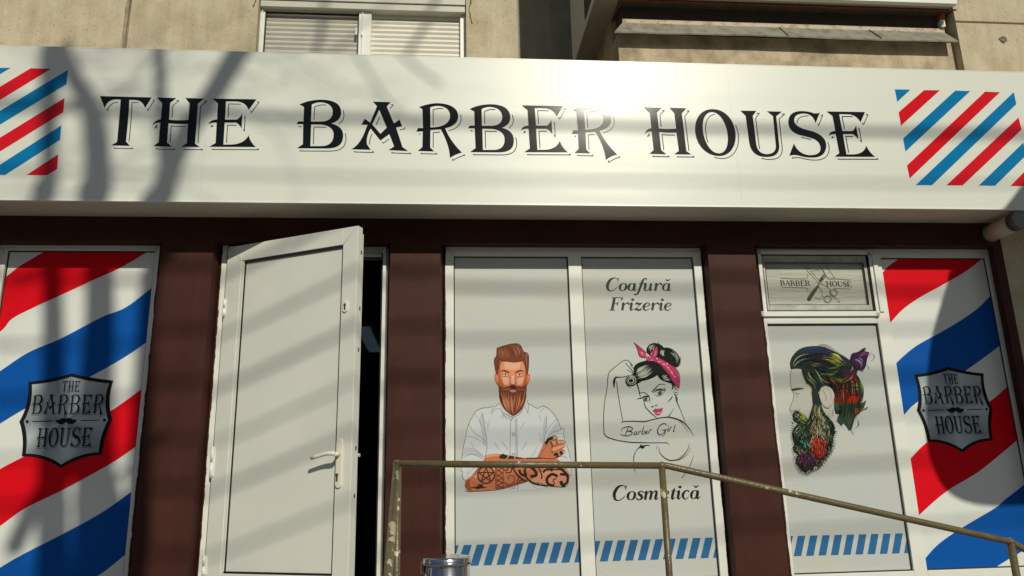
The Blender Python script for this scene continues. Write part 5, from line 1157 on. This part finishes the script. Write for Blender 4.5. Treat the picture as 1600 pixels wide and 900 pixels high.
h_.flow([(800, 560), (780, 680), (800, 850)], [(960, 480), (1010, 600), (990, 780)], 44, [RD, RD2, RD, c_(60, 30, 20), c_(50, 90, 50), G1, CR], 6, 5)
h_.flow([(970, 470), (1000, 560), (960, 700)], [(1030, 560), (1045, 660), (1000, 740)], 9, [c_(60, 110, 56), G1, c_(90, 130, 70)], 7, 4)
for p_, q_w in (([(150, 340), (190, 255), (270, 205), (385, 185)], 6), ([(165, 355), (220, 290), (300, 255), (400, 250)], 6), ([(820, 540), (890, 500), (925, 455)], 7), ([(890, 410), (912, 380), (912, 350)], 8), ([(430, 380), (480, 460), (520, 560)], 6), ([(470, 450), (560, 540), (640, 570)], 5), ([(345, 420), (370, 480), (420, 540)], 5), ([(680, 690), (760, 640), (780, 760)], 0)):
    if q_w: h_.stroke(p_, CR, q_w, taper=True)
h_.stroke([(470, 88), (510, 66), (570, 70), (640, 100), (720, 160), (880, 265)], PLD, 3); h_.stroke([(400, 90), (260, 115), (160, 200), (120, 290), (125, 370)], PLD, 3)
# top knot
h_.fill('M885 280 Q880 200 930 175 Q990 170 1040 120 L1090 118 L1060 150 L1130 170 L1110 220 L1100 260 L1090 320 Q1080 380 1040 400 L985 395 Q930 340 885 280', c_(50, 30, 52))
h_.flow([(940, 240), (1000, 240), (1050, 300), (1030, 390)], [(930, 300), (970, 300), (1010, 330), (1000, 380)], 14, [PU, MG, c_(30, 20, 34), c_(160, 150, 160)], 7, 4)
for k in range(12): h_.stroke([(1020+rnd.uniform(-20, 20), 220, 9), (1050+rnd.uniform(-10, 20), 180+rnd.uniform(-15, 20), 7), (1070+k*7, 122+k*9+rnd.uniform(-10, 10), 2)], rnd.choice([MG, c_(40, 26, 44), c_(90, 60, 90)]))
for p_ in ([(1130, 170), (1190, 210), (1180, 260), (1145, 275)], [(1090, 320), (1120, 360), (1110, 398)], [(1000, 400), (1040, 412), (1062, 396)], [(890, 240), (905, 190), (950, 170)], [(1040, 130), (1070, 112), (1095, 122)]): h_.stroke(p_, c_(50, 36, 54), 5, taper=True)
# face lines, ear
h_.fill('M490 700 Q500 620 560 600 Q620 595 660 650 Q690 700 670 780 Q650 870 610 880 Q570 890 545 860 Q490 780 490 700', FC)
for p_, q_w in (([(490, 700), (510, 625), (565, 598), (640, 630), (680, 710), (665, 800), (620, 880), (560, 870)], 6), ([(530, 650), (560, 700), (575, 760), (570, 790)], 10), ([(540, 640), (600, 640), (640, 700), (630, 780)], 4), ([(500, 760), (540, 840), (560, 860)], 4), ([(135, 385), (122, 450), (122, 560), (140, 640), (165, 700), (160, 760), (130, 840), (115, 880)], 4), ([(175, 670), (200, 690), (240, 690)], 5), ([(200, 700), (212, 725), (205, 740)], 4), ([(262, 400), (285, 500), (330, 580), (390, 620), (385, 720)], 3)): h_.stroke(p_, PL, q_w)
h_.stroke([(138, 648, 24), (180, 640, 26), (230, 632, 22), (290, 630, 6)], c_(62, 58, 60))
# loose strands right
for p_ in ([(940, 890), (1010, 840), (1070, 830)], [(980, 900), (1040, 870), (1075, 828)], [(1060, 900), (1095, 890), (1110, 862)], [(1000, 860), (1040, 780), (1052, 640), (1020, 540)], [(900, 840), (960, 870), (1040, 850)]): h_.stroke(p_, G1, 8, taper=True)
h_.frame((1220, 630), 7.5)
h_.fill('M620 0 L950 0 L1000 -40 L970 60 L900 120 L860 180 L830 300 L800 320 L770 270 L735 230 L710 265 L660 210 L700 100 L640 80 Z', G2_)
h_.fill('M860 60 L940 60 L900 115 L850 120', OR); h_.flow([(700, 60), (690, 140), (680, 230)], [(880, 60), (860, 160), (820, 300)], 20, [G1, G2_, c_(120, 60, 44), c_(90, 100, 80), G1], 8, 5)
for p_ in ([(650, 215), (680, 140), (720, 90)], [(710, 265), (730, 180)], [(800, 325), (770, 250), (760, 180)], [(850, 372), (820, 300), (840, 180)], [(900, 115), (960, 80), (1018, 40)], [(860, 100), (930, 60), (990, 10)], [(850, 370), (865, 290)], [(870, 300), (910, 250), (890, 170)]): h_.stroke(p_, G1, 7, taper=True)
h_.stroke([(610, 70), (612, 150)], PL, 4); h_.stroke([(505, 30), (540, 55), (580, 20)], PLD, 5)
h_.stroke([(105, 60), (112, 85), (140, 100), (165, 80), (210, 88), (228, 60)], PL, 5); h_.fill('M150 75 L190 70 L185 88 L160 92', SHD)
# beard
h_.fill('M135 140 Q140 100 185 92 Q260 110 318 195 Q350 100 378 0 L470 0 Q480 80 530 140 L600 215 Q635 260 630 330 L605 440 L590 540 L560 560 L540 620 L480 680 L450 740 L400 735 L370 785 L330 780 L290 815 L240 780 L180 700 L175 640 L200 600 L150 560 L138 510 L160 480 L148 440 L130 350 L150 290 L195 235 L150 200 Z', G1)
h_.flow([(140, 140), (180, 100), (210, 100)], [(180, 210), (220, 190), (230, 130)], 12, [c_(120, 124, 110), G2_, CR, G1], 5, 4)
h_.flow([(220, 110), (270, 150), (310, 210)], [(200, 200), (250, 230), (300, 250)], 14, [c_(110, 140, 60), LG, G2_, YL], 5, 4)
h_.flow([(385, 10), (370, 100), (400, 200), (440, 330)], [(470, 30), (470, 130), (540, 230), (520, 330)], 34, [c_(150, 150, 110), CR, G1, c_(150, 120, 60), G2_, c_(60, 50, 40)], 6, 6)
h_.flow([(150, 300), (200, 260), (240, 300)], [(180, 440), (230, 380), (270, 360)], 30, [G2_, c_(60, 100, 50), c_(14, 22, 16), TL, CR], 6, 5)
h_.fill('M380 400 Q430 370 450 420 L500 440 Q540 500 530 580 L470 640 L420 640 Q370 560 400 500 Z', RD)
h_.flow([(330, 400), (360, 470), (400, 600)], [(500, 400), (540, 480), (500, 620)], 46, [RD, OR, RD2, c_(210, 60, 40), c_(180, 120, 100), G1], 6, 6)
h_.flow([(240, 430), (270, 470), (290, 530)], [(300, 430), (320, 480), (330, 520)], 9, [TL, c_(90, 150, 140), G1], 8, 4)
h_.flow([(190, 620), (220, 680), (270, 760)], [(350, 620), (380, 680), (360, 760)], 40, [c_(130, 40, 80), c_(90, 36, 70), G1, MG, c_(50, 26, 40)], 8, 5)
h_.flow([(540, 200), (590, 300), (560, 450)], [(630, 280), (610, 380), (580, 540)], 34, [c_(16, 30, 32), G1, c_(30, 60, 60), c_(14, 20, 20)], 8, 6)
h_.flow([(340, 300), (380, 350), (400, 420)], [(440, 300), (470, 350), (480, 400)], 12, [CR, c_(170, 140, 110), c_(190, 120, 90), G1], 5, 4)
for cx_, cy_, rr_ in ((172, 520, 34), (180, 140, 34), (165, 350, 30), (520, 560, 26), (430, 690, 34), (230, 700, 28), (500, 300, 26)):
    sp = [(cx_+rr_*(1-t/7)*math.cos(t), cy_+rr_*1.4*(1-t/7)*math.sin(t)) for t in np.linspace(.5, 6, 12)]; h_.stroke(sp, c_(150, 150, 130), 4.5, n=3); h_.stroke([(p[0]+6, p[1]+4) for p in sp], c_(14, 18, 16), 4.5, n=3)
DK = [c_(16, 20, 18), c_(24, 32, 28), c_(40, 30, 28)]
h_.flow([(150, 300), (150, 420), (170, 560), (220, 740)], [(430, 220), (420, 380), (400, 560), (370, 760)], 26, DK, 4.2, 8); h_.flow([(400, 120), (450, 300), (480, 500), (420, 700)], [(600, 240), (610, 380), (580, 520), (480, 690)], 24, DK, 4.2, 8)
h_.flow([(380, 140), (400, 300), (390, 500)], [(520, 180), (560, 360), (520, 560)], 20, [CR, c_(150, 150, 120), c_(180, 130, 110)], 3.6, 8)
h_.flow([(660, -40), (680, 80), (680, 220)], [(960, -80), (930, 60), (840, 280)], 34, DK, 4, 6)
h_.frame((1220, 530), 8.18)
h_.flow([(500, 440), (600, 560), (690, 700), (720, 860)], [(960, 470), (1020, 600), (1030, 740), (940, 860)], 48, DK, 4.5, 6)
h_.flow([(150, 330), (300, 200), (500, 170), (760, 240), (880, 320)], [(300, 360), (460, 380), (640, 440), (820, 430), (930, 380)], 46, DK+[N1], 4.5, 5)
h_.frame((1220, 630), 7.5)
def region(x, y):
    if math.hypot(x-440, y-500) < 105: return [RD, c_(190, 60, 36), RD2, c_(150, 90, 70), G1]
    if y > 590 and x < 400: return [c_(130, 44, 80), c_(84, 36, 66), c_(60, 30, 44), MG, G1]
    if y > 560: return [RD2, c_(110, 50, 50), G1, c_(140, 110, 96)]
    if math.hypot(x-270, y-480) < 60: return [TL, c_(86, 140, 132), G2_, G1]
    if x > 500: return [c_(30, 60, 58), c_(20, 40, 42), G2_, c_(60, 100, 84)]
    if x > 330: return [c_(150, 146, 104), c_(120, 110, 70), G2_, c_(170, 160, 130), G1]
    return [G2_, c_(60, 96, 50), c_(28, 44, 34), c_(96, 124, 74), G1]
bp_ = path('M150 290 L195 235 L330 200 L400 100 L470 110 L530 140 L600 215 Q635 260 625 330 L600 440 L585 540 L540 620 L480 680 L450 730 L400 730 L370 775 L290 800 L240 770 L190 700 L185 640 L205 600 L160 560 L150 510 L165 480 L155 440 L140 350')
k = 0
while k < 260:
    x, y = rnd.uniform(140, 630), rnd.uniform(100, 800)
    if not inside((x, y), [bp_]): continue
    k += 1; s_ = rnd.choice((-1, 1)); L0 = rnd.uniform(14, 30); a0 = rnd.uniform(-.5, .5)
    ca_, sa_ = math.cos(a0), math.sin(a0)
    pts = [(-L0*.2*s_, -L0), (L0*.35*s_, -L0*.4), (L0*.1*s_, L0*.2), (-L0*.3*s_, L0*.7), (0, L0)]
    h_.stroke([(x+p*ca_-q_*sa_, y+p*sa_+q_*ca_, w2) for (p, q_), w2 in zip(pts, (2, 7, 8, 6, 2))], rnd.choice(region(x, y)), n=3)
edge = [(630, 330), (605, 440), (590, 540), (550, 600), (500, 670), (450, 740), (370, 780), (290, 812), (220, 770), (178, 690), (150, 560), (150, 440), (132, 350), (140, 200)]
ce = catmull(edge, 6)
for k in range(0, len(ce), 1):
    p = ce[k]; dx, dy = p[0]-380, p[1]-420; d = math.hypot(dx, dy); ux, uy = dx/d, dy/d; L0 = rnd.uniform(8, 32)
    h_.stroke([(p[0]-ux*14, p[1]-uy*14, 8), (p[0]+ux*L0*.5+rnd.uniform(-8, 8), p[1]+uy*L0*.5, 6), (p[0]+ux*L0*.8+rnd.uniform(-14, 14), p[1]+uy*L0+8, 2)], rnd.choice([G1, c_(20, 24, 20), c_(50, 34, 36)]), n=3)
h_.build('bearded_profile_print', INK, winR)

# ---------------- small vent above it: grey sash with textured film
vt0, vt1 = X(1190, 470, YW-.012), X(1372, 480, YW-.012); vz0 = Z(1280, 487, YW-.012); vz1 = Z(1280, 397, YW-.012)
yv = YW-.012
xi0, xi1 = X(1193.5, 410, YW), X(1360, 415, YW)
f = MB(); vb0 = Z(1280, 493, yv)
f.box(X(1189, 490, yv), X(1375, 490, yv), yv-.004, YW, Z(1280, 494, yv), Z(1280, 486.5, yv)); f.box(X(1184, 400, yv), X(1190, 405, yv), yv, YW, Z(1280, 487, yv), Z(1280, 392.5, yv)); f.box(X(1366.5, 420, yv), X(1373, 420, yv), yv+.002, YW, Z(1280, 487, yv), Z(1280, 396, yv)); f.box(X(1184, 392, yv), X(1362, 394, yv), yv, YW, Z(1280, 397, yv), Z(1280, 390.5, yv))
vt = f.build('vent_frame', M_pvc, winR, bevel=.001)
M_sash = mat('grey_sash_profile', (.42, .43, .37, 1), .45, var=.3, vscale=14)
a0, a1, b0, b1 = X(1192, 415, YW+.01), X(1363, 440, YW+.01), Z(1280, 485.5, YW+.01), Z(1280, 399.5, YW+.01)
g0, g1, h0_, h1_ = X(1196.5, 440, YW+.02), X(1351, 440, YW+.02), Z(1280, 477, YW+.02), Z(1280, 411.5, YW+.02)
s_ = MB(); s_.box(a0, g0, YW+.008, YW+.04, b0, b1); s_.box(g1, a1-.022, YW+.008, YW+.04, b0, b1); s_.box(g0, g1, YW+.008, YW+.04, b0, h0_); s_.box(g0, g1, YW+.008, YW+.04, h1_, b1)
s_.build('vent_sash', M_sash, winR, bevel=.002)
s_ = MB()
for k in range(3): s_.box(a1-.020+k*.006, a1-.0175+k*.006, YW+.004, YW+.03, b0, b1)
s_.box(g0, g0+.002, YW+.005, YW+.009, h0_, h1_); s_.box(g1-.004, g1, YW+.003, YW+.009, h0_, h1_); s_.box(g0, g1, YW+.003, YW+.009, h1_-.004, h1_); s_.box(g0, g1, YW+.006, YW+.009, h0_, h0_+.002); s_.box(a0, a1, YW+.0, YW+.006, b0-.002, b0+.001)
s_.build('gasket', M_gasket, winR)
s_ = MB(); s_.box(g0, g1, YW+.020, YW+.03, h0_, h1_); s_.build('vent_film', M_tfilm, winR)
s_ = MB()
for px, py in ((1191, 490), (1372.5, 491), (1185, 394), (1359, 397)):
    p = P(px, py, yv-.006); s_.box(p.x-.010, p.x+.010, yv-.008, yv, p.z-.011, p.z+.011)
s_.build('corner_clip', M_sash, winR, bevel=.002)
v_ = Art(YW+.019); v_.frame((1170, 380), 6.427); DG = c_(66, 70, 54); DM_ = c_(100, 104, 86)
text(v_, 'BARBER', (1170+318/6.427, 380+424/6.427), (1170+612/6.427, 380+428/6.427), 8.2, UC, DG, shear=0); text(v_, 'HOUSE', (1170+780/6.427, 380+432/6.427), (1170+1028/6.427, 380+438/6.427), 8.0, UC, DG, shear=0)
for p_, q_w in (([(318, 350), (565, 357), (592, 312)], 5), ([(328, 446), (570, 450), (592, 490)], 5), ([(868, 358), (1014, 371)], 6), ([(850, 452), (1024, 460)], 5), ([(545, 215), (600, 290), (695, 395)], 4), ([(572, 215), (640, 300), (720, 390)], 4), ([(700, 215), (750, 290), (795, 358), (870, 362)], 4), ([(770, 215), (868, 358)], 4), ([(730, 240), (790, 340), (860, 350)], 3), ([(630, 285), (660, 272), (720, 276)], 4), ([(695, 395), (760, 425), (812, 460), (818, 510)], 5), ([(705, 440), (735, 490), (742, 540), (800, 530)], 5), ([(660, 545), (700, 556), (735, 552)], 4), ([(820, 500), (880, 555), (915, 592), (885, 585)], 4), ([(810, 480), (830, 530), (875, 560)], 3)): v_.stroke(p_, DM_, q_w)
v_.stroke([(700, 425, 20), (650, 490, 34), (605, 560, 38)], DG); v_.disc(605, 560, 20, DG); v_.stroke([(690, 430), (640, 500), (610, 550)], DM_, 4)
v_.stroke([(712, 385, 26), (735, 355, 34), (745, 345, 34)], DG); v_.disc(750, 335, 20, DM_); v_.disc(707, 405, 12, DM_)
for cx_, cy_ in ((792, 562), (852, 500)):
    sp = [(cx_+38*math.cos(t), cy_+36*math.sin(t)) for t in np.linspace(0, 6.3, 16)]; v_.stroke(sp, DM_, 5, n=3)
    sp = [(cx_+28*math.cos(t), cy_+26*math.sin(t)) for t in np.linspace(0, 6.3, 16)]; v_.stroke(sp, DM_, 3, n=3)
v_.build('vent_print', INK, winR)
for nm_, lb in (('bearded_man_print', 'printed bearded man in a white shirt with folded tattooed arms'), ('barber_girl_print', 'printed line drawing of a woman in a pink headscarf under Coafură Frizerie'), ('bearded_profile_print', 'printed side view of a bearded man with multicoloured hair in a top knot'), ('vent_print', 'BARBER HOUSE print with scissors and clipper on grey film')):
    bpy.data.objects[nm_]['label'] = lb
for x0_, x1_, pa_, pb_, wn_ in ((xm[0], xm[1], (724.6, 851.6), (1102, 840.1), winM), (xm[2], xm[3], (724.6, 851.6), (1102, 840.1), winM), (xs0, xs1, (1246.5, 837.3), (1398.9, 833.6), winR)):
    b_ = Art(YF-.0006); bars(b_, x0_, x1_, pa_, pb_); b_.build('slanted_bar_print', INK, wn_)
